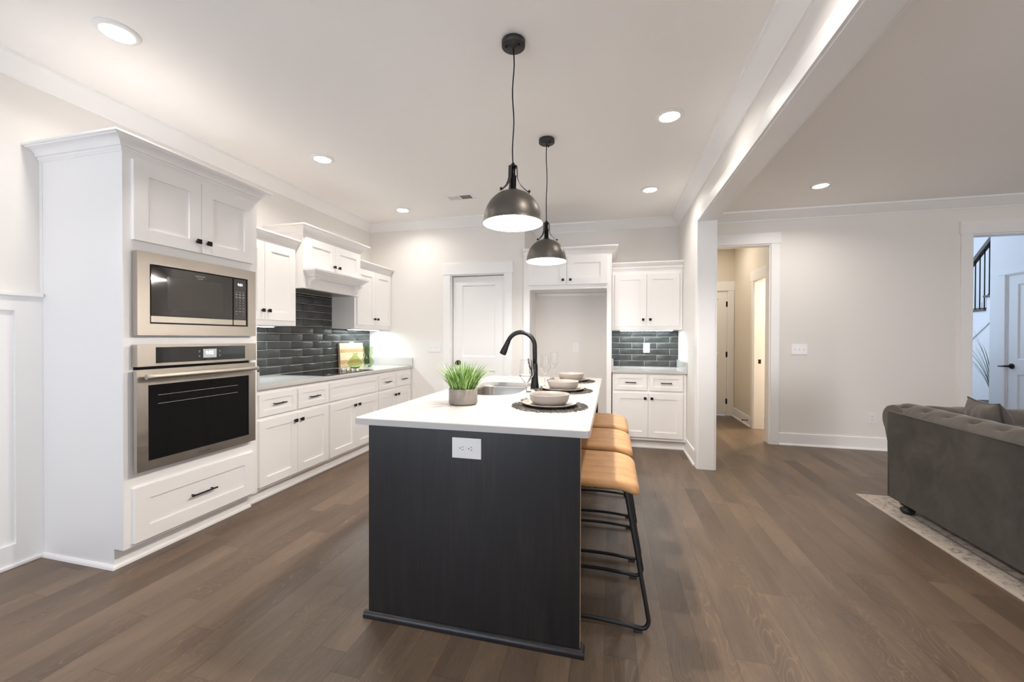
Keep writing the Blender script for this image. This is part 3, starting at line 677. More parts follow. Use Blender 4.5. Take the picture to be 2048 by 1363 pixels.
# range hood cabinet with mantel and corbels
XHD = -2.853; FH = FX(XHD)
t = thing('range_hood', 'white wooden range hood cabinet with a moulded mantel over the cooktop', 'range hood', (-3.05, 3.68, 1.755))
m = MB(FH); m.box((3.236, -0.392, 1.762), (4.133, 0, 2.27)); m.box((3.236, -0.392, 1.757), (3.254, 0, 1.762)); m.box((4.115, -0.392, 1.757), (4.133, 0, 1.762)); m.box((3.254, -0.02, 1.757), (4.115, 0, 1.762)); m.build('body', CAB, t)
MB(FH).box((3.32, -0.36, 1.7575), (4.05, -0.05, 1.7615)).build('filter_panel', STEEL, t)
MB().sweep([(XL + 0.002, 3.236), (XHD, 3.236), (XHD, 4.133), (XL + 0.002, 4.133)], crown_prof(2.275, 2.352, 0.08)).build('crown_moulding', CAB, t)
door(FH, 3.262, 3.68, 1.968, 2.245, 0, t, 3.645, 2.02, 0.072); door(FH, 3.684, 4.105, 1.968, 2.245, 0, t, 3.722, 2.02, 0.072)
m = MB(); m.sweep([(XHD, 3.325), (XHD + 0.045, 3.325), (XHD + 0.045, 4.025), (XHD, 4.025)], [(0, 1.942), (0, 1.862), (0.012, 1.862), (0.014, 1.870), (0.03, 1.876), (0.045, 1.895), (0.062, 1.905), (0.07, 1.918), (0.088, 1.924), (0.09, 1.942)])
m.box((XHD, 3.325, 1.862), (XHD + 0.045, 4.025, 1.942)); m.build('mantel', CAB, t)
for y in (3.30, 3.99):
    pr = [(XHD, 1.768), (XHD + 0.018, 1.768), (XHD + 0.022, 1.785), (XHD + 0.03, 1.80), (XHD + 0.028, 1.815), (XHD + 0.04, 1.83), (XHD + 0.06, 1.845), (XHD + 0.085, 1.85), (XHD + 0.088, 1.862), (XHD, 1.862)]
    MB().prism([(a, c) for a, c in pr], (y, y + 0.06), 'y').build('corbel', CAB, t)

# fridge surround
YF = 4.873; FF = FY(YF)
t = thing('fridge_surround_cabinet', 'white cabinet above the empty fridge alcove with tall side panels', 'cabinet', (-0.53, 5.2, 0))
m = MB(); m.box((XA, YF, 0), (-0.985, YF + 0.04, 2.30)); m.box((XA + 0.001, YF + 0.04, 0), (XA + 0.035, YB - 0.001, 1.9)); m.box((-0.056, YF, 0), (0.0, YF + 0.02, 2.30)); m.box((-0.019, YF + 0.02, 0), (0.0, YB - 0.001, 1.88))
m.box((-0.985, YF, 1.878), (-0.056, YF + 0.02, 2.30)); m.box((XA + 0.001, YF + 0.02, 1.90), (0.0, YB - 0.001, 2.30)); m.build('body', CAB, t)
MB().box((-1.02, YB - 0.022, 1.86), (-0.02, YB - 0.001, 1.898)).build('cleat', CAB, t)
MB().sweep([(XA - 0.001, YF), (0.0, YF), (0.0, YB - 0.002)], crown_prof(2.298, 2.372, 0.07)).build('crown_moulding', CAB, t)
door(FF, -1.015, -0.5285, 1.930, 2.272, 0, t, -0.572, 1.985, 0.085); door(FF, -0.5255, -0.047, 1.930, 2.272, 0, t, -0.482, 1.985, 0.085)

# tile backsplashes
def tiles(name, label, frame, regions, zstart, uphase, period, hrow, flip=0):
    t = thing(name, label, 'backsplash', frame((regions[0][0] + regions[0][1]) / 2, 0.004, regions[0][2]))
    g = MB(frame)
    for u0, u1, z0, z1 in regions: g.box((u0, 0.0005, z0), (u1, 0.006, z1))
    g.build('grout', GROUT, t); m = MB(frame); gp = 0.0022
    for u0, u1, z0, z1 in regions:
        k0 = int(math.floor((z0 - zstart) / hrow)) - 1
        for k in range(k0, k0 + 16):
            a, b2 = zstart + k * hrow + gp, zstart + (k + 1) * hrow - gp
            a2, b3 = max(a, z0), min(b2, z1)
            if b3 - a2 < 0.008: continue
            ph = uphase + (period / 2 if (k + flip) % 2 else 0)
            j = int(math.floor((u0 - ph) / period)) - 1
            while ph + j * period < u1:
                p0, p1 = max(ph + j * period + gp, u0), min(ph + (j + 1) * period - gp, u1); j += 1
                if p1 - p0 < 0.008: continue
                e = 0.006
                tl = random.uniform(-0.0007, 0.0007); tz = random.uniform(-0.0007, 0.0007)
                A = m.vv([(p0, 0.006, a2), (p1, 0.006, a2), (p1, 0.006, b3), (p0, 0.006, b3)])
                B = m.vv([(p0, 0.0085, a2), (p1, 0.0085, a2), (p1, 0.0085, b3), (p0, 0.0085, b3)])
                D = m.vv([(p0 + e, 0.0112 - tl, a2 + e * 2), (p1 - e, 0.0112 + tl, a2 + e * 2), (p1 - e, 0.0112 + tl + tz, b3 - e * 2), (p0 + e, 0.0112 - tl + tz, b3 - e * 2)])
                for i in range(4):
                    q = (i + 1) % 4; m.face([A[i], A[q], B[q], B[i]]); m.face([B[i], B[q], D[q], D[i]], True)
                m.face(D, True)
    m.build('tile_field', TILE, t); return t
tiles('tile_backsplash', 'dark charcoal subway tile backsplash behind the cooktop', FX(XL), [(2.498, 4.906, 0.9148, 0.917 + 5 * 0.0817), (3.236, 4.133, 0.917 + 5 * 0.0817, 1.756), (2.498, 3.236, 0.917 + 5 * 0.0817, 1.391), (4.133, 4.906, 0.917 + 5 * 0.0817, 1.391)], 0.917, 3.217 - 0.02, 0.312, 0.0817, 1)
tiles('tile_backsplash', 'dark charcoal subway tile backsplash under the right wall cabinet', FY(YB), [(0.004, 0.828, 0.9148, 1.391)], 0.917, -0.052, 0.311, 0.0775, 1)

# cooktop
t = thing('cooktop', 'black glass cooktop with four knobs set in the left countertop', 'cooktop', (-2.93, 3.69, 0.9145))
MB().box((-3.17, 3.30, 0.9145), (-2.635, 4.065, 0.9205), 0.002).build('glass_top', BGLASS, t)
for x, y in ((-2.828, 3.79), (-2.776, 3.80), (-2.724, 3.81), (-2.672, 3.82)):
    MB().lathe((x, y, 0.9208), [(0.020, 0), (0.020, 0.004), (0.0155, 0.007), (0.0155, 0.026), (0.014, 0.029), (0, 0.029)], 20).build('knob', CHROME, t)

# under-cabinet light bars
for nm, a, c, lab in (('left', (-3.10, 2.62, 1.374), (-3.04, 3.10, 1.390), 'slim light bar under the wall cabinet beside the tall oven cabinet'),
                      ('right', (-3.10, 4.22, 1.374), (-3.04, 4.84, 1.390), 'slim light bar under the wall cabinet near the pantry wall'),
                      ('back', (0.10, 5.30, 1.374), (0.74, 5.36, 1.390), 'slim light bar under the wall cabinet by the partition wall')):
    t = thing('under_cabinet_light', lab, 'light', ((a[0] + c[0]) / 2, (a[1] + c[1]) / 2, a[2] + 0.008), 'light bars under the wall cabinets')
    MB().box((a[0], a[1], a[2] + 0.006), (c[0], c[1], c[2] + 0.0135)).build('housing', PLASTIC, t); MB().box((a[0] + 0.008, a[1] + 0.01, a[2] + 0.003), (c[0] - 0.008, c[1] - 0.01, a[2] + 0.006)).build('diffuser', LEDW, t)
    L = max(c[0] - a[0], c[1] - a[1]); lo = light('bar_lamp', 'AREA', ((a[0] + c[0]) / 2, (a[1] + c[1]) / 2, a[2]), 1.6 * L / 0.5, COOL, (0, 0, 0 if c[0] - a[0] > c[1] - a[1] else PI / 2), shape='RECTANGLE', size=L, size_y=0.03)

# outlets and switches
def plate(name, label, cat, frame, u, z, kind, n=1, wid=0.078, hei=0.122, horiz=False, mat=PLASTIC):
    t = thing(name, label, cat, frame(u, 0.002, z))
    W = wid + 0.046 * (n - 1); Hh = hei
    if horiz: W, Hh = hei, wid
    MB(frame).box((u - W / 2, 0.0003, z - Hh / 2), (u + W / 2, 0.0055, z + Hh / 2), 0.002).build('plate', mat, t)
    for i in range(n):
        uc = u + (i - (n - 1) / 2) * 0.046
        if kind == 'outlet':
            for s in (-1, 1):
                cu_, cz = (uc + s * 0.0195, z) if horiz else (uc, z + s * 0.0195)
                pts = []
                for q in range(28):
                    a = 2 * PI * q / 28; x = 0.0168 * math.cos(a); y = max(-0.0135, min(0.0135, 0.0168 * math.sin(a)))
                    if horiz: x, y = y, x
                    pts.append((cu_ + x, cz + y))
                m = MB(frame); A = m.vv([(p_[0], 0.0055, p_[1]) for p_ in pts]); B = m.vv([(p_[0], 0.0072, p_[1]) for p_ in pts])
                for q in range(28): m.face([A[q], A[(q + 1) % 28], B[(q + 1) % 28], B[q]])
                m.face(B); sk = m.build('socket', PLASTIC, t)
                h2 = MB(frame)
                for dx, dy, w_, h_ in ((-0.006, 0.003, 0.0012, 0.0042), (0.006, 0.003, 0.0012, 0.0034)):
                    if horiz: h2.box((cu_ + 0.003 - h_, 0.0072, cz + dx - w_), (cu_ + 0.003 + h_, 0.0074, cz + dx + w_))
                    else: h2.box((cu_ + dx - w_, 0.0072, cz + dy - h_), (cu_ + dx + w_, 0.0074, cz + dy + h_))
                c0 = (cu_ - 0.0085, cz) if horiz else (cu_, cz - 0.0075)
                h2.tube([(c0[0], 0.0072, c0[1]), (c0[0], 0.0075, c0[1])], 0.0026, 12); h2.build('slots', DARKHOLE, sk)
        else:
            tg = MB(frame); tg.box((uc - 0.006, 0.0055, z - 0.013), (uc + 0.006, 0.0062, z + 0.013)); tg.prism([(0, 0)] * 0 or [(uc - 0.004, 0.0055), (uc + 0.004, 0.0055), (uc + 0.004, 0.012), (uc - 0.004, 0.012)], (z + 0.001, z + 0.011), 'z'); tg.build('toggle', PLASTIC, t)
            s2 = MB(frame); s2.box((uc - 0.0045, 0.0062, z - 0.006), (uc + 0.0045, 0.0064, z + 0.001)); s2.build('toggle_slot', MARK, t)
    return t
plate('wall_outlet', 'white double outlet mounted sideways on the dark end panel of the island', 'outlet', FY(1.632), -0.604, 0.808, 'outlet', horiz=True, wid=0.088, hei=0.132)
plate('wall_outlet', 'white outlet on the wall inside the empty fridge alcove', 'outlet', FY(YB), -0.474, 1.159, 'outlet')
plate('wall_outlet', 'white outlet on the dark tiles under the right wall cabinet', 'outlet', FY(YB - 0.011), 0.442, 1.160, 'outlet')
plate('wall_outlet', 'white outlet low on the living room wall beside the sofa', 'outlet', FY(YB), 2.935, 0.367, 'outlet')
plate('wall_outlet', 'outlet on the dark tiles, mostly hidden behind the cutting board', 'outlet', FX(XL + 0.011), 4.50, 1.165, 'outlet')
plate('light_switch', 'white triple light switch on the pantry wall left of the pantry door', 'switch', FY(YA), -2.276, 1.157, 'switch', 3)
plate('light_switch', 'white triple light switch on the living room wall beside the hall doorway', 'switch', FY(YB), 2.192, 1.157, 'switch', 3)
plate('light_switch', 'white switch plate seen edge-on on the kitchen side of the partition wall', 'switch', lambda u, v, z: (XC - v, u, z), 4.43, 1.2, 'switch', 1)

# ---------------------------------------------------------------- island
IX0, IX1, IY0, IY1 = -1.154, -0.082, 1.622, 3.822
t = thing('kitchen_island', 'dark espresso wooden kitchen island base under the white counter', 'kitchen island', (-0.6, 2.7, 0))
MB().box((-1.082, 1.632, 0), (-0.120, 1.651, 0.883), 0.001).build('end_panel', ESP, t)
MB().box((-0.1225, 1.6335, 0.0), (-0.1185, 1.650, 0.882)).build('edge_band', RAWWOOD, t)
MB().box((-1.082, 3.785, 0), (-0.120, 3.804, 0.883), 0.001).build('end_panel', ESP, t)
MB().box((-0.440, 1.651, 0), (-0.420, 3.785, 0.883)).build('back_panel', ESP, t)
m = MB(); m.box((-1.06, 1.651, 0.10), (-1.04, 3.785, 0.883)); m.box((-0.99, 1.651, 0), (-0.975, 3.785, 0.10)); m.box((-1.04, 1.651, 0.10), (-0.44, 3.785, 0.12)); m.build('carcass', ESP, t)
fi = lambda u, v, z: (-1.06 - v, u, z)
for i, (a, c) in enumerate(((1.67, 2.10), (2.11, 2.48), (2.49, 2.86), (2.87, 3.26), (3.27, 3.76))):
    d = MB(fi).shaker(a, c, 0.12, 0.86, 0.0, 0.02, 0.06).build('door', ESP, t); knob(fi, c - 0.04, 0.02, 0.80, d)
MB().sweep([(-1.10, 1.632), (-0.120, 1.632), (-0.120, 1.67)], [(0, 0), (0, 0.030)] + [(0.002 + 0.017 * math.sin(PI / 2 * i / 10), 0.012 + 0.018 * math.cos(PI / 2 * i / 10)) for i in range(11)] + [(0.019, 0)]).build('base_shoe', ESP, t)

# countertop with sink cut-out
def rrect(x0, x1, y0, y1, rads, n=10):
    pts = []
    for (cx, cy, sx, sy, r, a0) in ((x1, y1, -1, -1, rads[0], 0), (x0, y1, 1, -1, rads[1], PI / 2), (x0, y0, 1, 1, rads[2], PI), (x1, y0, -1, 1, rads[3], 1.5 * PI)):
        for i in range(n + 1):
            a = a0 + PI / 2 * i / n; pts.append((cx + sx * r + r * math.cos(a), cy + sy * r + r * math.sin(a)))
    return pts
SX0, SX1, SY0, SY1 = -1.035, -0.605, 2.475, 3.262
outer = rrect(IX0, IX1, IY0, IY1, (0.02, 0.02, 0.02, 0.022)); inner = rrect(SX0, SX1, SY0, SY1, (0.10, 0.08, 0.08, 0.19))
m = MB(); rings = []
for pts, zz, ins in ((outer, 0.884, 0.0), (outer, 0.911, 0.0), (outer, 0.914, 0.003)):
    q = pts if not ins else rrect(IX0 + ins, IX1 - ins, IY0 + ins, IY1 - ins, (0.017, 0.017, 0.017, 0.019))
    rings.append(m.vv([(x, y, zz) for x, y in q]))
for pts, zz, ins in ((inner, 0.914, 0.002), (inner, 0.912, 0.0), (inner, 0.884, 0.0)):
    q = pts if not ins else rrect(SX0 - ins, SX1 + ins, SY0 - ins, SY1 + ins, (0.102, 0.082, 0.082, 0.192))
    rings.append(m.vv([(x, y, zz) for x, y in q]))
n = len(outer)
for a, c in zip(rings, rings[1:] + rings[:1]):
    for i in range(n): m.face([a[i], a[(i + 1) % n], c[(i + 1) % n], c[i]])
tag(m.build('island_countertop', QUARTZ), 'white quartz countertop covering the kitchen island', 'countertop')
# undermount sink
t = thing('kitchen_sink', 'stainless undermount sink set into the island countertop', 'sink', (-0.82, 2.87, 0.70))
m = MB(); lv = []
for dz, e in ((0.8835, 0.02), (0.8835, 0.0), (0.87, 0.0), (0.74, -0.006), (0.715, -0.016), (0.705, -0.035)):
    lv.append(m.vv([(x, y, dz) for x, y in rrect(SX0 - e, SX1 + e, SY0 - e, SY1 + e, (0.10 + e, 0.08 + e, 0.08 + e, 0.19 + e))]))
for a, c in zip(lv, lv[1:]):
    for i in range(n): m.face([a[i], a[(i + 1) % n], c[(i + 1) % n], c[i]], True)
m.face(lv[-1]); m.build('basin', SINKST, t)
MB().lathe((-0.82, 2.95, 0.7055), [(0.045, 0), (0.045, 0.003), (0.03, 0.004), (0.028, 0.001), (0, 0.001)], 24).build('drain', CHROME, t)
# faucet
fx, fy = -0.546, 2.90
t = thing('kitchen_faucet', 'matt black pull-down gooseneck faucet behind the island sink', 'faucet', (fx, fy, 0.914))
MB().lathe((fx, fy, 0.9143), [(0.033, 0), (0.033, 0.006), (0.029, 0.010), (0.031, 0.014), (0.031, 0.018), (0.026, 0.050), (0.0225, 0.09), (0.0215, 0.17), (0.019, 0.174), (0.020, 0.178), (0.0185, 0.184), (0.0, 0.184)], 28).build('body', BLACK, t)
arc = [(fx, fy, 1.09), (fx, fy, 1.15), (fx - 0.001, fy, 1.20)]
R_ = 0.104; cx_ = fx - R_ - 0.001; cz_ = 1.222
for i in range(0, 19):
    a = math.radians(0 + i * 8.9); arc.append((cx_ + R_ * math.cos(a), fy, cz_ + R_ * math.sin(a)))
MB().tube(arc, 0.0165, 16).build('spout', BLACK, t)
ex, ez = arc[-1][0], arc[-1][2]; dx, dz = arc[-1][0] - arc[-2][0], arc[-1][2] - arc[-2][2]; dl = math.hypot(dx, dz); dx /= dl; dz /= dl
sh = MB().tube([(ex + dx * q, fy, ez + dz * q) for q in (-0.005, 0.0, 0.03, 0.075, 0.098, 0.104)], [0.0175, 0.018, 0.0195, 0.0245, 0.0255, 0.023], 20).build('spray_head', BLACK, t)
MB().box((ex - 0.028, fy - 0.008, ez - 0.092), (ex - 0.020, fy + 0.004, ez - 0.058), 0.002).build('spray_button', BLACK, sh)
lm = MB(); lm.tube([(fx + 0.0, fy - 0.015, 1.035), (fx + 0.0, fy - 0.046, 1.035)], 0.0165, 18); lm.tube([(fx - 0.006, fy - 0.036, 1.040), (fx - 0.030, fy - 0.040, 1.08), (fx - 0.040, fy - 0.046, 1.135)], [0.007, 0.0055, 0.0045], 10)
lv_ = lm.build('lever', BLACK, t); MB().lathe((fx, fy - 0.046, 1.035), [(0.0165, 0.001), (0.017, -0.001), (0.012, -0.003), (0.009, -0.001), (0, -0.001)], 20, 'y').build('end_cap', BLACKG, lv_)
m = MB().lathe((-0.548, 2.70, 0.9143), [(0.0155, 0), (0.0155, 0.003), (0.013, 0.0045), (0, 0.0045)], 20)
tag(m.build('sink_hole_cover', BLACK), 'small round black sink hole cover on the island in front of the faucet', 'cap')

# ---------------------------------------------------------------- place settings
def mat_mesh():
    m = MB()
    def ring(cx, cy, r, zz, seg=14, tr=0.0015): m.tube([(cx + r * math.cos(2 * PI * i / seg), cy + r * math.sin(2 * PI * i / seg), zz + 0.0012 * math.sin(2 * PI * i / seg * 3 + cx * 90)) for i in range(seg)], tr, 5, True)
    rnd = random.Random(3)
    for Rr, nn, rr in ((0.187, 34, 0.0195), (0.163, 26, 0.020), (0.138, 20, 0.020)):
        for i in range(nn):
            a = 2 * PI * (i + rnd.uniform(-0.15, 0.15)) / nn; ring(Rr * math.cos(a), Rr * math.sin(a), rr * rnd.uniform(0.85, 1.12), 0.0026 + rnd.uniform(0, 0.0022))
    for Rr in (0.125, 0.150, 0.176): m.tube([(Rr * (1 + 0.02 * math.sin(11 * a)) * math.cos(a), Rr * (1 + 0.02 * math.sin(11 * a)) * math.sin(a), 0.003) for a in [2 * PI * i / 70 for i in range(70)]], 0.0018, 5, True)
    for i in range(36):
        a = 2 * PI * i / 36; a2 = a + 0.08; m.tube([(0.10 * math.cos(a), 0.10 * math.sin(a), 0.003), (0.15 * math.cos(a2), 0.15 * math.sin(a2), 0.0045), (0.205 * math.cos(a), 0.205 * math.sin(a), 0.003)], 0.0016, 5)
    return m
rows_ = [(-0.326, 2.160, 'nearest of three', 'at the island corner'), (-0.330, 2.832, 'middle of three', 'beside the faucet'), (-0.338, 3.475, 'farthest of three', 'at the far island end')]
o = mat_mesh().build('placemat', STONE); o.location = (0, 0, 0)
tag(o, 'x', 'placemat', 'woven placemats on the island')
def plate_thing():
    t = thing('dinner_plate', 'x', 'plate', (0, 0, 0), 'beige plates on the placemats')
    t2 = MB().lathe((0, 0, 0), [(0.0, 0.0), (0.085, 0.0), (0.10, 0.001), (0.138, 0.010), (0.1465, 0.0145), (0.148, 0.0175), (0.146, 0.0185), (0.136, 0.014), (0.10, 0.006), (0.085, 0.0045), (0, 0.0045)], 56, caps=False)
    return t2
pm = plate_thing(); bpy.data.objects.remove(bpy.data.objects['dinner_plate'])
po = pm.build('dinner_plate', CERAM); po.location = (0, 0, 0); tag(po, 'x', 'plate', 'beige plates on the placemats')
bo = MB().lathe((0, 0, 0), [(0.0, 0.0), (0.070, 0.0), (0.079, 0.002), (0.090, 0.009), (0.100, 0.021), (0.1055, 0.035), (0.1085, 0.055), (0.1085, 0.0575), (0.1055, 0.0575), (0.1025, 0.036), (0.097, 0.023), (0.087, 0.012), (0.074, 0.006), (0, 0.005)], 56, caps=False).build('bowl', CERAM)
bo.location = (0, 0, 0); tag(bo, 'x', 'bowl', 'beige bowls on the plates')
# wine glass
prof = [(0.0, 0.0), (0.034, 0.0), (0.036, 0.0015), (0.033, 0.003), (0.015, 0.005), (0.006, 0.010), (0.0038, 0.02), (0.0034, 0.082), (0.0048, 0.090), (0.0085, 0.096), (0.0400, 0.1430), (0.0424, 0.1475), (0.0428, 0.1510), (0.0424, 0.1560), (0.0345, 0.2388), (0.0342, 0.2395), (0.0339, 0.2388), (0.0417, 0.1560), (0.0420, 0.1512), (0.0415, 0.1480), (0.0385, 0.1437), (0.0080, 0.0985), (0.0045, 0.0955), (0.0, 0.0945)]
go = MB().lathe((0, 0, 0), supp(prof, 0.0008), 40, caps=False).build('wine_glass', GLASS); go.location = (0, 0, 0); tag(go, 'x', 'wine glass', 'wine glasses on the island')
gl = [(-0.490, 2.335), (-0.492, 3.035), (-0.512, 3.66)]
for i, (x, y, wh, by) in enumerate(rows_):
    for proto, zz, nm in ((o, 0.9145, 'dark woven round placemat'), (po, 0.9205, 'flat beige dinner plate under a bowl'), (bo, 0.9255, 'shallow beige bowl on a plate')):
        c = proto if i == 0 else proto.copy()
        if i: C.objects.link(c)
        c.location = (x, y, zz); c.rotation_euler = (0, 0, i * 1.3)
        c['label'] = '%s, %s, %s' % (nm, wh, by)
    c = go if i == 0 else go.copy()
    if i: C.objects.link(c)
    c.location = (gl[i][0], gl[i][1], 0.9143); c.rotation_euler = (0, 0, i * 0.7)
    c['label'] = 'empty clear wine glass on the island, ' + ('closest to the camera, left of the faucet', 'right of the faucet beside the middle bowl', 'the farthest, behind the others')[i]

# ---------------------------------------------------------------- potted grass
px_, py_ = -0.805, 2.115
t = thing('potted_grass', 'green artificial grass in a round grey concrete pot on the island', 'plant', (px_, py_, 0.914))
MB().lathe((px_, py_, 0.9143), [(0.0, 0.0), (0.070, 0.0), (0.072, 0.004), (0.078, 0.006), (0.0795, 0.012), (0.0795, 0.086), (0.0785, 0.088), (0.072, 0.088), (0.071, 0.078), (0, 0.078)], 48, caps=False).build('pot', CONC, t)
m = MB(); rnd = random.Random(11)
for i in range(330):
    a = rnd.uniform(0, 2 * PI); q0 = math.sqrt(rnd.random()); r0 = 0.064 * q0; L = rnd.uniform(0.12, 0.20) * (0.92 + 0.1 * q0); lean = q0 * rnd.uniform(0.6, 1.35) + rnd.uniform(0, 0.2)
    a2 = a + rnd.uniform(-0.5, 0.5); w0 = rnd.uniform(0.0020, 0.0052); mi = rnd.choice((0, 0, 1, 2))
    pts = []; x, y, zz = px_ + r0 * math.cos(a), py_ + r0 * math.sin(a), 0.985; th = lean * 0.28
    for s in range(8):
        pts.append((x, y, zz)); th2 = min(1.5, th + lean * 0.125 * s); st = L / 7
        x += st * math.sin(th2) * math.cos(a2); y += st * math.sin(th2) * math.sin(a2); zz += st * math.cos(th2)
    sx, sy = -math.sin(a2), math.cos(a2); tw = rnd.uniform(-0.9, 0.9); sx, sy = sx * math.cos(tw) - sy * math.sin(tw), sx * math.sin(tw) + sy * math.cos(tw)
    prev = None
    for s, q in enumerate(pts):
        wd = w0 * (1 - (s / 7) ** 1.5) + 0.00015
        cur = m.vv([(q[0] - sx * wd, q[1] - sy * wd, q[2]), (q[0] + sx * wd, q[1] + sy * wd, q[2])])
        if prev:
            f_ = m.face([prev[0], prev[1], cur[1], cur[0]], True)
            if f_: f_.material_index = mi
        prev = cur
m.build('grass_blades', LEAF, t, mats=[LEAF, LEAF3, LEAF4])

# ---------------------------------------------------------------- cutting board, vases
t = thing('cutting_board', 'light striped wooden cutting board leaning on the dark tiles', 'cutting board', (-3.17, 4.41, 0.9145))
m = MB(); tilt = 0.055
def cb(u, v, z): return (XL + 0.0135 + 0.02 + (0.30 - z) * math.sin(tilt) + v * math.cos(tilt) + 0.003, u, 0.9150 + z * math.cos(tilt) + v * math.sin(tilt))
m.tf = cb; m.box((4.225, -0.020, 0.0), (4.695, 0.004, 0.300), 0.004); m.build('board', BOARD, t)
MB(cb).box((4.223, -0.021, 0.001), (4.230, 0.005, 0.299), 0.001).build('end_cap', RAWWOOD, t)
v1 = MB().lathe((-3.03, 4.285, 0.9147), [(0, 0), (0.042, 0), (0.060, 0.012), (0.083, 0.045), (0.087, 0.065), (0.078, 0.09), (0.045, 0.125), (0.026, 0.145), (0.023, 0.160), (0.0295, 0.1805), (0.0302, 0.182), (0.0292, 0.183), (0.0282, 0.1818), (0.0275, 0.1805), (0.0215, 0.161), (0.0235, 0.146), (0.043, 0.122), (0.075, 0.088), (0.083, 0.065), (0.079, 0.047), (0.057, 0.016), (0.04, 0.006), (0, 0.006)], 36, caps=False).build('green_vase', GGLASS)
tag(v1, 'short round green glass vase with a narrow neck, beside the cooktop', 'vase')
v2 = MB().lathe((-3.03, 4.552, 0.9147), [(0, 0), (0.038, 0), (0.042, 0.01), (0.058, 0.022), (0.074, 0.05), (0.078, 0.075), (0.070, 0.105), (0.050, 0.128), (0.043, 0.140), (0.046, 0.152), (0.058, 0.165), (0.060, 0.175), (0.060, 0.180), (0.060, 0.2525), (0.0598, 0.2540), (0.0585, 0.2550), (0.0572, 0.2540), (0.0570, 0.2525), (0.0570, 0.181), (0.0565, 0.176), (0.054, 0.167), (0.042, 0.153), (0.039, 0.140), (0.047, 0.126), (0.066, 0.103), (0.074, 0.075), (0.070, 0.052), (0.055, 0.026), (0.038, 0.013), (0, 0.010)], 36, caps=False).build('green_vase', GGLASS)
tag(v2, 'tall green glass vase with a wide cylindrical neck, nearer the pantry wall', 'vase')

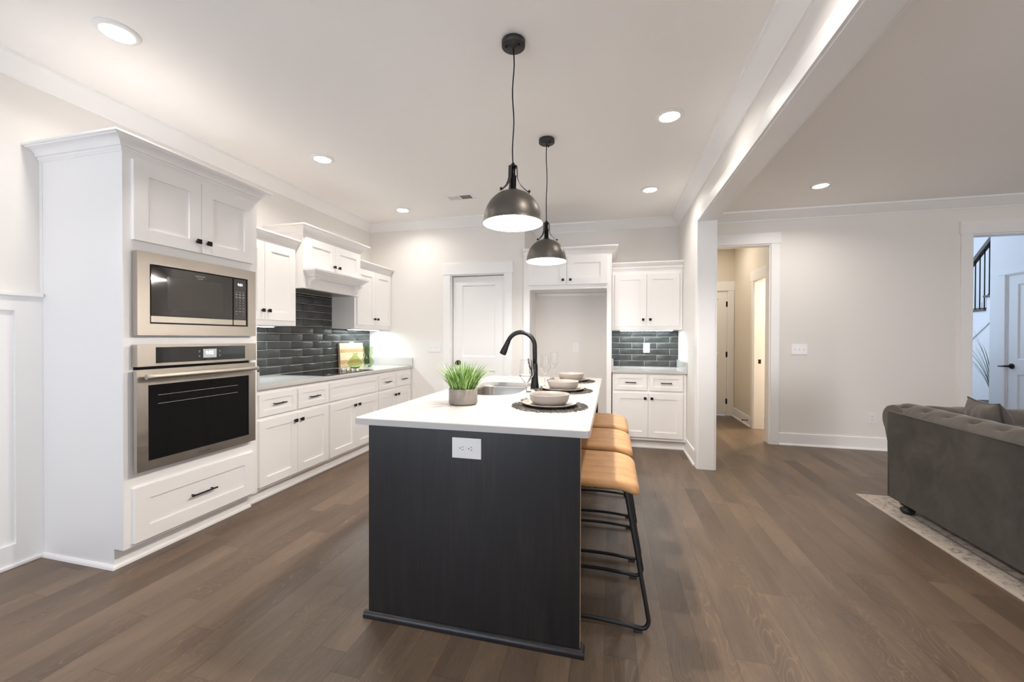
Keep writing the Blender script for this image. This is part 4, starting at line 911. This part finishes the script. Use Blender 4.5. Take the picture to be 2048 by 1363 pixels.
# ---------------------------------------------------------------- bar stools
def make_stool():
    t = thing('bar_stool', 'x', 'stool', (0, 0, 0), 'tan leather bar stools along the island')
    # seat: x from -0.40 (under the counter) to 0.0, y 0..0.47 ; z is absolute
    SXa, SXb, SYa, SYb = -0.405, 0.0, 0.0, 0.465
    def top(u):  # saddle profile along x, waterfall edge towards the room
        q = (u - 0.5) * 2
        return 0.668 + (0.010 * q * q if q < 0 else 0) - 0.030 * max(0, (u - 0.70) / 0.30) ** 2
    hh = 0.026; W = SYb - SYa; sec = []      # (y from near edge, height from middle -1..1, groove)
    for k in range(9): a = PI / 2 * k / 8; sec.append((0.024 * (1 - math.cos(a)), math.sin(a), 0.0))
    for g in range(1, 5):
        yc = W * g / 5
        sec.append((yc - W / 10, 1.06, 0.0))
        for d, gr in ((-0.007, 0.0), (-0.003, 0.6), (0, 1.0), (0.003, 0.6), (0.007, 0.0)): sec.append((yc + d, 1.04, gr))
    sec.append((W - W / 10, 1.06, 0.0))
    for k in range(9): a = PI / 2 * (8 - k) / 8; sec.append((W - 0.024 * (1 - math.cos(a)), math.sin(a), 0.0))
    for k in range(1, 8): a = PI / 2 * k / 8; sec.append((W - 0.03 * (1 - math.cos(a)), -math.sin(a) * 0.9, 0.0))
    for k in range(7, 0, -1): a = PI / 2 * k / 8; sec.append((0.03 * (1 - math.cos(a)), -math.sin(a) * 0.9, 0.0))
    ns = len(sec)
    def fn(i, j):
        y, h, gr = sec[int(round(i * ns)) % ns]
        L = SXb - SXa; x = SXa + L * (0.5 - 0.5 * math.cos(PI * j)); de = min(x - SXa, SXb - x)
        k = math.sqrt(max(0.0, 1 - (1 - de / 0.045) ** 2)) if de < 0.045 else 1.0
        kh = 0.30 + 0.70 * (math.sqrt(max(0.0, 1 - (1 - de / 0.03) ** 2)) if de < 0.03 else 1.0)
        yy = W / 2 + (y - W / 2) * (0.84 + 0.16 * k)
        return (x, SYa + yy, top((x - SXa) / L) - hh + hh * h * kh - 0.0035 * gr * k)
    m = MB(); V = m.grid(fn, ns, 46, cu=True)
    m.face([V[i][0] for i in range(ns)][::-1]); m.face([V[i][-1] for i in range(ns)]); m.build('seat', LEATHER, t)
    m = MB(); m.box((-0.34, 0.06, 0.606), (-0.05, 0.41, 0.6165)); m.build('seat_plate', BLACKP, t)
    for y0, sg in ((0.03, -1), (0.435, 1)):
        yt = y0 - sg * 0.035  # tops lean in
        pts = []
        def arcp(c, r, a0, a1, yy0, n=7):
            for i in range(n):
                a = math.radians(a0 + (a1 - a0) * i / (n - 1)); pts.append((c[0] + r * math.cos(a), yy0, c[1] + r * math.sin(a)))
        # right leg top (under seat) down to the floor, along, and up the left leg
        pts = [(-0.20, yt, 0.610), (-0.10, yt, 0.611)]
        pts += [(-0.072, yt, 0.608), (-0.058, yt, 0.598), (-0.053, yt, 0.58)]
        for i in range(1, 7): f_ = i / 7; pts.append((-0.053 + 0.092 * f_, yt + (y0 - yt) * f_, 0.58 - 0.515 * f_))
        pts += [(0.040, y0, 0.055), (0.036, y0, 0.038), (0.026, y0, 0.0235), (0.010, y0, 0.0175)]
        for i in range(1, 8):
            f_ = i / 8; pts.append((0.010 - 0.43 * f_, y0 - sg * 0.0 + 0.012 * math.sin(PI * f_), 0.0175 + 0.006 * math.sin(PI * f_)))
        pts += [(-0.42, y0, 0.0175), (-0.436, y0, 0.0235), (-0.446, y0, 0.038), (-0.450, y0, 0.055)]
        for i in range(1, 7): f_ = i / 7; pts.append((-0.450 + 0.092 * f_, y0 + (yt - y0) * f_, 0.065 + 0.515 * f_))
        pts += [(-0.357, yt, 0.58), (-0.352, yt, 0.598), (-0.338, yt, 0.608), (-0.30, yt, 0.611), (-0.21, yt, 0.610)]
        fr = MB().tube(pts, 0.0095, 10).build('leg_frame', BLACKP, t)
        for x in (-0.005, -0.395): MB().box((x - 0.018, y0 - 0.010, 0.0005), (x + 0.018, y0 + 0.010, 0.0125), 0.002).build('foot_pad', RUBBER, fr)
    MB().tube([(-0.428, 0.03, 0.19), (-0.428, 0.435, 0.19)], 0.0085, 10).build('footrest', BLACKP, t)
    return t
st = make_stool(); SX = 0.122
st.location = (SX, 1.80, 0); st['label'] = 'tan leather bar stool closest to the camera at the island'
dup(st, (SX, 2.372, 0), 'tan leather bar stool in the middle of the row at the island')
dup(st, (SX, 2.945, 0), 'tan leather bar stool farthest from the camera at the island')

# ---------------------------------------------------------------- pendants
def make_pendant(wob):
    t = thing('pendant_light', 'x', 'pendant light', (0, 0, ZC), 'black dome pendants over the island')
    Z = lambda z: z  # absolute z; root at ceiling
    cn = MB().lathe((0, 0, ZC), [(0.056, -0.0005), (0.061, -0.003), (0.061, -0.028), (0.056, -0.032), (0.012, -0.032), (0.010, -0.040), (0.0, -0.040)], 32).build('canopy', GUN_D, t)
    for s in (-1, 1): MB().lathe((s * 0.034, -0.02, ZC), [(0.0045, -0.032), (0.0045, -0.044), (0, -0.046)], 12).build('screw', BLACK, cn)
    cpts = [(wob * 0.004 * math.sin(i * 0.9), wob * 0.003 * math.sin(i * 0.7), ZC - 0.036 - i * (ZC - 0.036 - 2.190) / 14) for i in range(15)]; cpts[0] = (0, 0, ZC - 0.036); cpts[-1] = (0, 0, 2.188)
    MB().tube(cpts, 0.0034, 8).build('cord', BLACK, t)
    MB().lathe((0, 0, 0), [(0.008, 2.196), (0.010, 2.188), (0.022, 2.180), (0.022, 2.172), (0.012, 2.172), (0.012, 2.135), (0.017, 2.13), (0.017, 2.062), (0.026, 2.058), (0.026, 2.048)], 24).build('socket', BLACK, t)
    # dome: outer shell and white lining
    R0 = 0.156; zr = 1.880; hh = 0.172
    out = [(R0, zr)]; out += [(R0 * 0.985 * math.cos(a) ** 0.92 if a < PI / 2 else 0.0, zr + 0.006 + (hh - 0.006) * math.sin(a)) for a in [PI / 2 * i / 22 for i in range(0, 22)]] + [(0.012, zr + hh)]
    sh = MB().lathe((0, 0, 0), out, 56, caps=False).build('dome_shade', GUN, t)
    inn = [(max(r - 0.003, 0.004), z_ - (0.003 if i else 0.0)) for i, (r, z_) in enumerate(out)]
    li = MB(); li.lathe((0, 0, 0), [(R0, zr - 0.0003)] + inn, 56, caps=False); lo = li.build('white_lining', SHADEIN, sh); lo['label'] = 'white enamel inside of the dome'
    for k in range(3):
        a = math.radians(100 + 120 * k + (20 if wob > 0 else -30)); ca, sa = math.cos(a), math.sin(a); s = MB()
        prev = None
        for r, z_ in ((0.020, 2.180), (0.021, 2.15), (0.022, 2.12), (0.028, 2.10), (0.040, 2.078), (0.058, 2.058), (0.080, 2.0385), (0.086, 2.033)):
            wv = 0.0115; cur = s.vv([(r * ca - sa * wv, r * sa + ca * wv, z_), (r * ca + sa * wv, r * sa - ca * wv, z_), ((r + 0.0018) * ca + sa * wv, (r + 0.0018) * sa - ca * wv, z_ + 0.0012), ((r + 0.0018) * ca - sa * wv, (r + 0.0018) * sa + ca * wv, z_ + 0.0012)])
            if prev:
                for i in range(4): s.face([prev[i], prev[(i + 1) % 4], cur[(i + 1) % 4], cur[i]])
            else: s.face(cur)
            prev = cur
        s.face(prev); ar = s.build('strap', GUN_D, t)
        MB().tube([(0.082 * ca, 0.082 * sa, 2.036), (0.090 * ca, 0.090 * sa, 2.046)], 0.0065, 10).build('bolt', BLACK, ar)
    MB().lathe((0, 0, 0), [(0, 1.925), (0.018, 1.93), (0.029, 1.95), (0.030, 1.965), (0.022, 1.99), (0.013, 2.01), (0.013, 2.03), (0, 2.03)], 20, caps=False).build('bulb', BULB, t)
    return t
GUN_D = simple('dark_gunmetal', (0.045, 0.042, 0.040), 0.5, 0.5, nscale=150, nstr=0.12)
pa = make_pendant(1); pa.location = (-0.504, 2.045, ZC); pa['label'] = 'black dome pendant lamp nearer the camera, over the island'
pb = dup(pa, (-0.497, 3.11, ZC), 'black dome pendant lamp farther back, over the island', 1.9)
for x, y in ((-0.504, 2.045), (-0.497, 3.11)): light('pendant_lamp', 'POINT', (x, y, 1.905), P_PEND, WARM, shadow_soft_size=0.03)

# ---------------------------------------------------------------- recessed lights
def make_down():
    t = thing('recessed_light', 'x', 'ceiling light', (0, 0, ZC), 'round recessed ceiling lights')
    MB().lathe((0, 0, ZC), [(0.066, -0.0095), (0.068, -0.012), (0.082, -0.010), (0.092, -0.003), (0.093, -0.0003), (0.066, -0.0003)], 40, caps=False).build('trim_ring', TRIM, t)
    MB().lathe((0, 0, ZC), [(0.0, -0.0105), (0.060, -0.0105), (0.067, -0.0095)], 40, caps=False).build('lens', LENS, t)
    return t
DL = [(-2.440, 1.505, 'round recessed ceiling light at the upper left, above the tall oven cabinet'), (-2.434, 2.987, 'round recessed ceiling light in front of the range hood'),
      (-2.455, 4.40, 'round recessed ceiling light at the far left corner by the pantry wall'), (0.384, 2.98, 'larger of the two recessed ceiling lights right of the pendants'),
      (0.380, 4.395, 'recessed ceiling light right of the pendants, close to the back wall'), (2.035, 4.68, 'recessed ceiling light over the living room by the hall doorway')]
proto = make_down()
for i, (x, y, lab) in enumerate(DL):
    if i == 0: proto.location = (x, y, ZC); proto['label'] = lab
    else: dup(proto, (x, y, ZC), lab)
    light('downlight', 'AREA', (x, y, ZC - 0.014), P_DOWN * (0.8, 0.8, 0.5, 0.42, 0.6, 1)[i], WARM, shape='DISK', size=0.12, spread=math.radians(150))
light('downlight', 'AREA', (0.384, 1.505, ZC - 0.014), P_DOWN, WARM, shape='DISK', size=0.12, spread=math.radians(150))
light('hall_lamp', 'AREA', (1.45, 6.6, 2.76), 3.3, (1.0, 0.90, 0.80), shape='DISK', size=0.12)
light('laundry_lamp', 'AREA', (2.6, 6.5, 2.76), 28.0, (1.0, 0.86, 0.68), shape='DISK', size=0.2)

# ceiling vent
t = thing('ceiling_vent', 'white slatted air vent in the kitchen ceiling left of the pendants', 'vent', (-1.62, 4.16, ZC))
m = MB(); m.box((-1.775, 4.075, ZC - 0.006), (-1.465, 4.10, ZC - 0.0005)); m.box((-1.775, 4.215, ZC - 0.006), (-1.465, 4.24, ZC - 0.0005)); m.box((-1.775, 4.10, ZC - 0.006), (-1.75, 4.215, ZC - 0.0005)); m.box((-1.49, 4.10, ZC - 0.006), (-1.465, 4.215, ZC - 0.0005)); m.box((-1.626, 4.10, ZC - 0.006), (-1.614, 4.215, ZC - 0.0005)); m.build('frame', TRIM, t)
MB().box((-1.75, 4.10, ZC - 0.0015), (-1.49, 4.215, ZC - 0.0005)).build('backing', simple('vent_dark', (0.10, 0.09, 0.085), 0.8, nscale=40, nstr=0.02), t)
for i in range(22):
    x = -1.746 + i * 0.0118
    sgn = 1 if x < -1.62 else -1
    m = MB(); A = m.vv([(x, 4.10, ZC - 0.006), (x + 0.0012, 4.10, ZC - 0.006), (x + 0.0012 + sgn * 0.006, 4.10, ZC - 0.0016), (x + sgn * 0.006, 4.10, ZC - 0.0016)]); B = m.vv([(x, 4.215, ZC - 0.006), (x + 0.0012, 4.215, ZC - 0.006), (x + 0.0012 + sgn * 0.006, 4.215, ZC - 0.0016), (x + sgn * 0.006, 4.215, ZC - 0.0016)])
    for q in range(4): m.face([A[q], A[(q + 1) % 4], B[(q + 1) % 4], B[q]])
    m.build('slat', TRIM, t)

# ---------------------------------------------------------------- rug and sofa
rg = MB().box((1.965, 0.5, 0.0), (4.465, 3.90, 0.007)).build('area_rug', RUG); rg.data.transform(Matrix.Translation(Vector((0, 0, 0)))); tag(rg, 'faded beige and grey patterned rug under the sofa', 'rug')
SXB = 2.035
t = thing('chesterfield_sofa', 'dark grey velvet chesterfield sofa with a tufted rolled back, seen from behind', 'sofa', (2.5, 2.55, 0.0072))
SYN, SYF = 1.45, 3.635; SXF = 2.95
m = MB(); 
def backface(i, j): # slightly padded back
    y = SYN + (SYF - SYN) * i; z = 0.105 + 0.635 * j
    return (SXB - 0.006 * math.sin(PI * i) * math.sin(PI * j) - 0.004 * math.sin(9 * y) * math.sin(7 * z + y), y, z)
m.grid(backface, 40, 24); m.box((SXB + 0.012, SYN, 0.105), (SXB + 0.17, SYF, 0.74)); m.box((SXB, SYN, 0.105), (SXB + 0.012, SYN + 0.01, 0.74)); m.box((SXB, SYF - 0.01, 0.105), (SXB + 0.012, SYF, 0.74)); m.box((SXB, SYN, 0.10), (SXB + 0.16, SYF, 0.106)); m.build('back', VELVET, t)
m = MB(); m.box((SXB + 0.17, SYN, 0.10), (SXF, SYF, 0.34), 0.01); m.build('base', VELVET, t)
m = MB(); m.box((SXB + 0.17, SYF - 0.20, 0.34), (SXF, SYF, 0.70), 0.01).build('arm', VELVET, t)
m = MB(); m.box((SXB + 0.17, SYN, 0.34), (SXF, SYN + 0.20, 0.70), 0.01).build('arm', VELVET, t)
for a, c in ((SYN + 0.22, (SYN + SYF) / 2), ((SYN + SYF) / 2, SYF - 0.22)): MB().box((SXB + 0.2, a + 0.003, 0.34), (SXF + 0.02, c - 0.003, 0.47), 0.03).build('seat_cushion', VELVET_LIT, t)
def roll(length_axis, c0, c1, cx, cz, R, name, seed, rows=((55, 0.0), (115, 0.5)), pitch=0.185, ends=(0, 0), clampx=False):
    """tufted roll: buttons pulled into a padded cylinder"""
    m = MB(); nA, nL = 72, int(abs(c1 - c0) / 0.0125)
    def fn(i, j):
        a = 2 * PI * i; l = c0 + (c1 - c0) * j
        depth = 0.0
        for (deg, off) in rows:
            s = (l - c0) / pitch - off; d = (s - round(s)) * pitch; da = (((math.degrees(a) - deg + 180) % 360) - 180) * PI / 180 * R
            depth += 0.034 * math.exp(-(d * d + da * da) / (2 * 0.017 ** 2)) + 0.010 * math.exp(-(d * d + da * da) / (2 * 0.05 ** 2))
        # pleats running from buttons down the sides
        s = (l - c0) / pitch; pl = 0.007 * math.exp(-((s - round(s)) * pitch / 0.009) ** 2) * (1 if math.degrees(a) % 360 > 125 and math.degrees(a) % 360 < 230 else 0.25)
        e = 1.0
        dd = min(l - c0, c1 - l)
        if ends[1] and dd < 0.06: e = math.sqrt(max(0.0, 1 - (1 - dd / 0.06) ** 2 * 0.72))
        r = (R - depth - pl * 0.5) * e
        x = r * math.cos(a)
        if clampx and math.sin(a) < 0.38: x = max(x, -0.110)
        z = r * math.sin(a) * (0.92 if math.sin(a) > 0 else 1.0)
        return (cx + x, l, cz + z) if length_axis == 'y' else (l, cx - x, cz + z)
    V = m.grid(fn, nA, nL, cu=True); m.face([V[i][0] for i in range(nA)][::-1]); m.face([V[i][-1] for i in range(nA)])
    return m.build(name, VELVET_LIT, t)
roll('y', SYN - 0.03, SYF + 0.03, SXB + 0.118, 0.700, 0.120, 'rolled_top', 1, ends=(1, 1), clampx=True)
roll('x', SXB + 0.011, SXF + 0.02, SYF - 0.035, 0.684, 0.124, 'rolled_arm_top', 2, rows=((60, 0.3), (110, 0.8)))
roll('x', SXB + 0.011, SXF + 0.02, SYN + 0.035, 0.684, 0.124, 'rolled_arm_top', 3, rows=((60, 0.3), (110, 0.8)))
# padded wedge under the arm roll, with pleats
for yo, sg in ((SYF, 1), (SYN, -1)):
    m = MB(); sec = [(-0.02, 0.44), (0.0, 0.44), (0.024, 0.475), (0.045, 0.52), (0.062, 0.57), (0.076, 0.62), (0.084, 0.66), (0.087, 0.70), (0.05, 0.72), (-0.02, 0.72)]
    def wedge(i, j, yo=yo, sg=sg):
        x = SXB + 0.016 + (SXF - SXB - 0.016) * i; d, z = sec[int(round(j * 9)) % 10]
        pl = 0.007 * abs(math.sin(x * 34 + 0.4)) * max(0.0, min(1.0, d / 0.05)) if 0.45 < z < 0.71 else 0.0
        return (x, yo + sg * (d - pl), z)
    V = m.grid(lambda i, j: wedge(i, j * 10 / 9 if False else j), 120, 10)
    for i in range(119): m.face([V[i][0], V[i + 1][0], V[i + 1][9], V[i][9]])
    m.face(V[0][::-1]); m.face(V[-1]); m.build('arm_pad', VELVET_LIT, t)
MB().tube([(SXB - 0.004, SYN, 0.742), (SXB - 0.005, (SYN + SYF) / 2, 0.742), (SXB - 0.004, SYF - 0.01, 0.742)], 0.0022, 8).build('piping', VELVET, t)
for x, y in ((SXB + 0.075, SYF - 0.09), (SXB + 0.075, SYN + 0.09), (SXF - 0.1, SYF - 0.09), (SXF - 0.1, SYN + 0.09)):
    MB().lathe((x, y, 0.0075), [(0.0, 0), (0.030, 0), (0.038, 0.008), (0.044, 0.022), (0.040, 0.036), (0.024, 0.042), (0.024, 0.050), (0.040, 0.058), (0.046, 0.075), (0.045, 0.093), (0, 0.093)], 28, caps=False).build('bun_foot', BLACKP, t)

def pillow(c, right, upv, w, h, th, label):
    r = Vector(right).normalized(); u = Vector(upv).normalized(); n = r.cross(u).normalized(); u = n.cross(r)
    t2 = thing('throw_pillow', label, 'pillow', c); c = Vector(c)
    m = MB(); nn = 24
    def q(a, b2, s):
        x, y = 2 * a - 1, 2 * b2 - 1
        e = (1 - abs(x) ** 3.0) * (1 - abs(y) ** 3.0); thk = th * (max(e, 0) ** 0.55)
        px = x * (1 - 0.10 * (1 - y * y)); py = y * (1 - 0.10 * (1 - x * x))
        wr = 0.004 * math.sin(14 * x * y + 5 * x) * e
        return c + r * (px * w / 2) + u * (py * h / 2 + h / 2) + n * (s * (thk + wr))
    A = m.grid(lambda a, b2: q(a, b2, 1), nn, nn); B = m.grid(lambda a, b2: q(a, b2, -1), nn, nn)
    bmesh.ops.remove_doubles(m.bm, verts=m.bm.verts, dist=1e-4); m.build('cushion', VELVET_LIT, t2)
    ed = [q(i / 20, 0, 0) for i in range(20)] + [q(1, i / 20, 0) for i in range(20)] + [q(1 - i / 20, 1, 0) for i in range(20)] + [q(0, 1 - i / 20, 0) for i in range(20)]
    MB().tube([tuple(v) for v in ed], 0.0045, 6, True).build('piping', VELVET, t2); return t2
pillow((2.425, 3.245, 0.478), (-0.24, -0.97, 0.0), (-0.215, 0.0, 1), 0.36, 0.42, 0.085, 'grey velvet throw pillow with dark piping leaning on the sofa back')

# ---------------------------------------------------------------- foyer stairs and plant
t = thing('staircase', 'white staircase with dark treads, rail and balusters in the bright foyer', 'staircase', (5.9, 8.2, 0))
rise, run = 0.198, 0.236; nose0, z0 = 7.515, 1.937
steps = [(nose0 + run * k, z0 - rise * k) for k in range(-4, 9)]
m = MB()
for y, z in steps: m.box((5.42, y - run - 0.0, max(0, z - rise - 0.02)), (6.59, y - 0.02, z - 0.03))
m.build('risers', TRIM, t)
for y, z in steps: MB().box((5.375, y - run - 0.012, z - 0.03), (6.59, y, z), 0.004).build('tread', TREAD, t)
pr = []; ya, yb = nose0 - 5 * run, nose0 + 9 * run
sl = rise / run
zl = lambda y: 1.937 - (y - 7.515) * sl
m = MB(); m.prism([(ya, zl(ya) - 0.03), (yb, max(0.02, zl(yb) - 0.03)), (yb, 0), (ya, 0)], (5.42, 5.46), 'x'); m.build('side_wall', TRIM, t)
m = MB()
for y, z in steps: m.box((5.405, y - run, z - rise * 1.0), (5.42, y - 0.025, z - 0.031))
m.prism([(ya, zl(ya) - 0.22), (yb, zl(yb) - 0.22), (yb, zl(yb) - 0.46), (ya, zl(ya) - 0.46)], (5.404, 5.42), 'x'); m.build('skirt_board', TRIM, t)
rl = lambda y: 2.47 + (7.72 - y) * 0.955
m = MB(); m.prism([(6.9, rl(6.9) + 0.03), (8.9, rl(8.9) + 0.03), (8.9, rl(8.9) - 0.04), (6.9, rl(6.9) - 0.04)], (5.375, 5.43), 'x'); m.build('handrail', TREAD, t)
for n_ in range(-8, 17):
    y = 7.600 + 0.0785 * n_; k = math.ceil((y - nose0) / run); z = z0 - rise * k
    bl = MB().tube([(5.40, y, z), (5.40, y, rl(y) - 0.03)], 0.0070, 8).build('baluster', BLACK, t); MB().box((5.387, y - 0.013, z + 0.0005), (5.413, y + 0.013, z + 0.018), 0.003).build('shoe', BLACK, bl)
t = thing('floor_plant', 'green arching leaves of a plant beside the stairs in the foyer', 'plant', (5.16, 7.05, 0))
MB().lathe((5.16, 7.05, 0.0005), [(0, 0), (0.10, 0), (0.13, 0.30), (0.14, 0.42), (0.13, 0.42), (0.12, 0.38), (0, 0.38)], 28, caps=False).build('pot', CONC, t)
m = MB(); rnd = random.Random(5)
for i in range(46):
    a = rnd.uniform(0, 2 * PI); L = rnd.uniform(0.75, 1.15); lean = rnd.uniform(0.15, 0.75); x, y, z = 5.16, 7.05, 0.38; prev = None; sx, sy = -math.sin(a), math.cos(a)
    for s in range(10):
        wd = 0.006 * (1 - (s / 9) ** 2) + 0.0004; cur = m.vv([(x - sx * wd, y - sy * wd, z), (x + sx * wd, y + sy * wd, z)])
        if prev: m.face([prev[0], prev[1], cur[1], cur[0]], True)
        prev = cur; th = lean * (0.1 + 0.2 * s); st_ = L / 9; x += st_ * math.sin(th) * math.cos(a); y += st_ * math.sin(th) * math.sin(a); z += st_ * math.cos(th)
m.build('leaves', LEAF2, t)
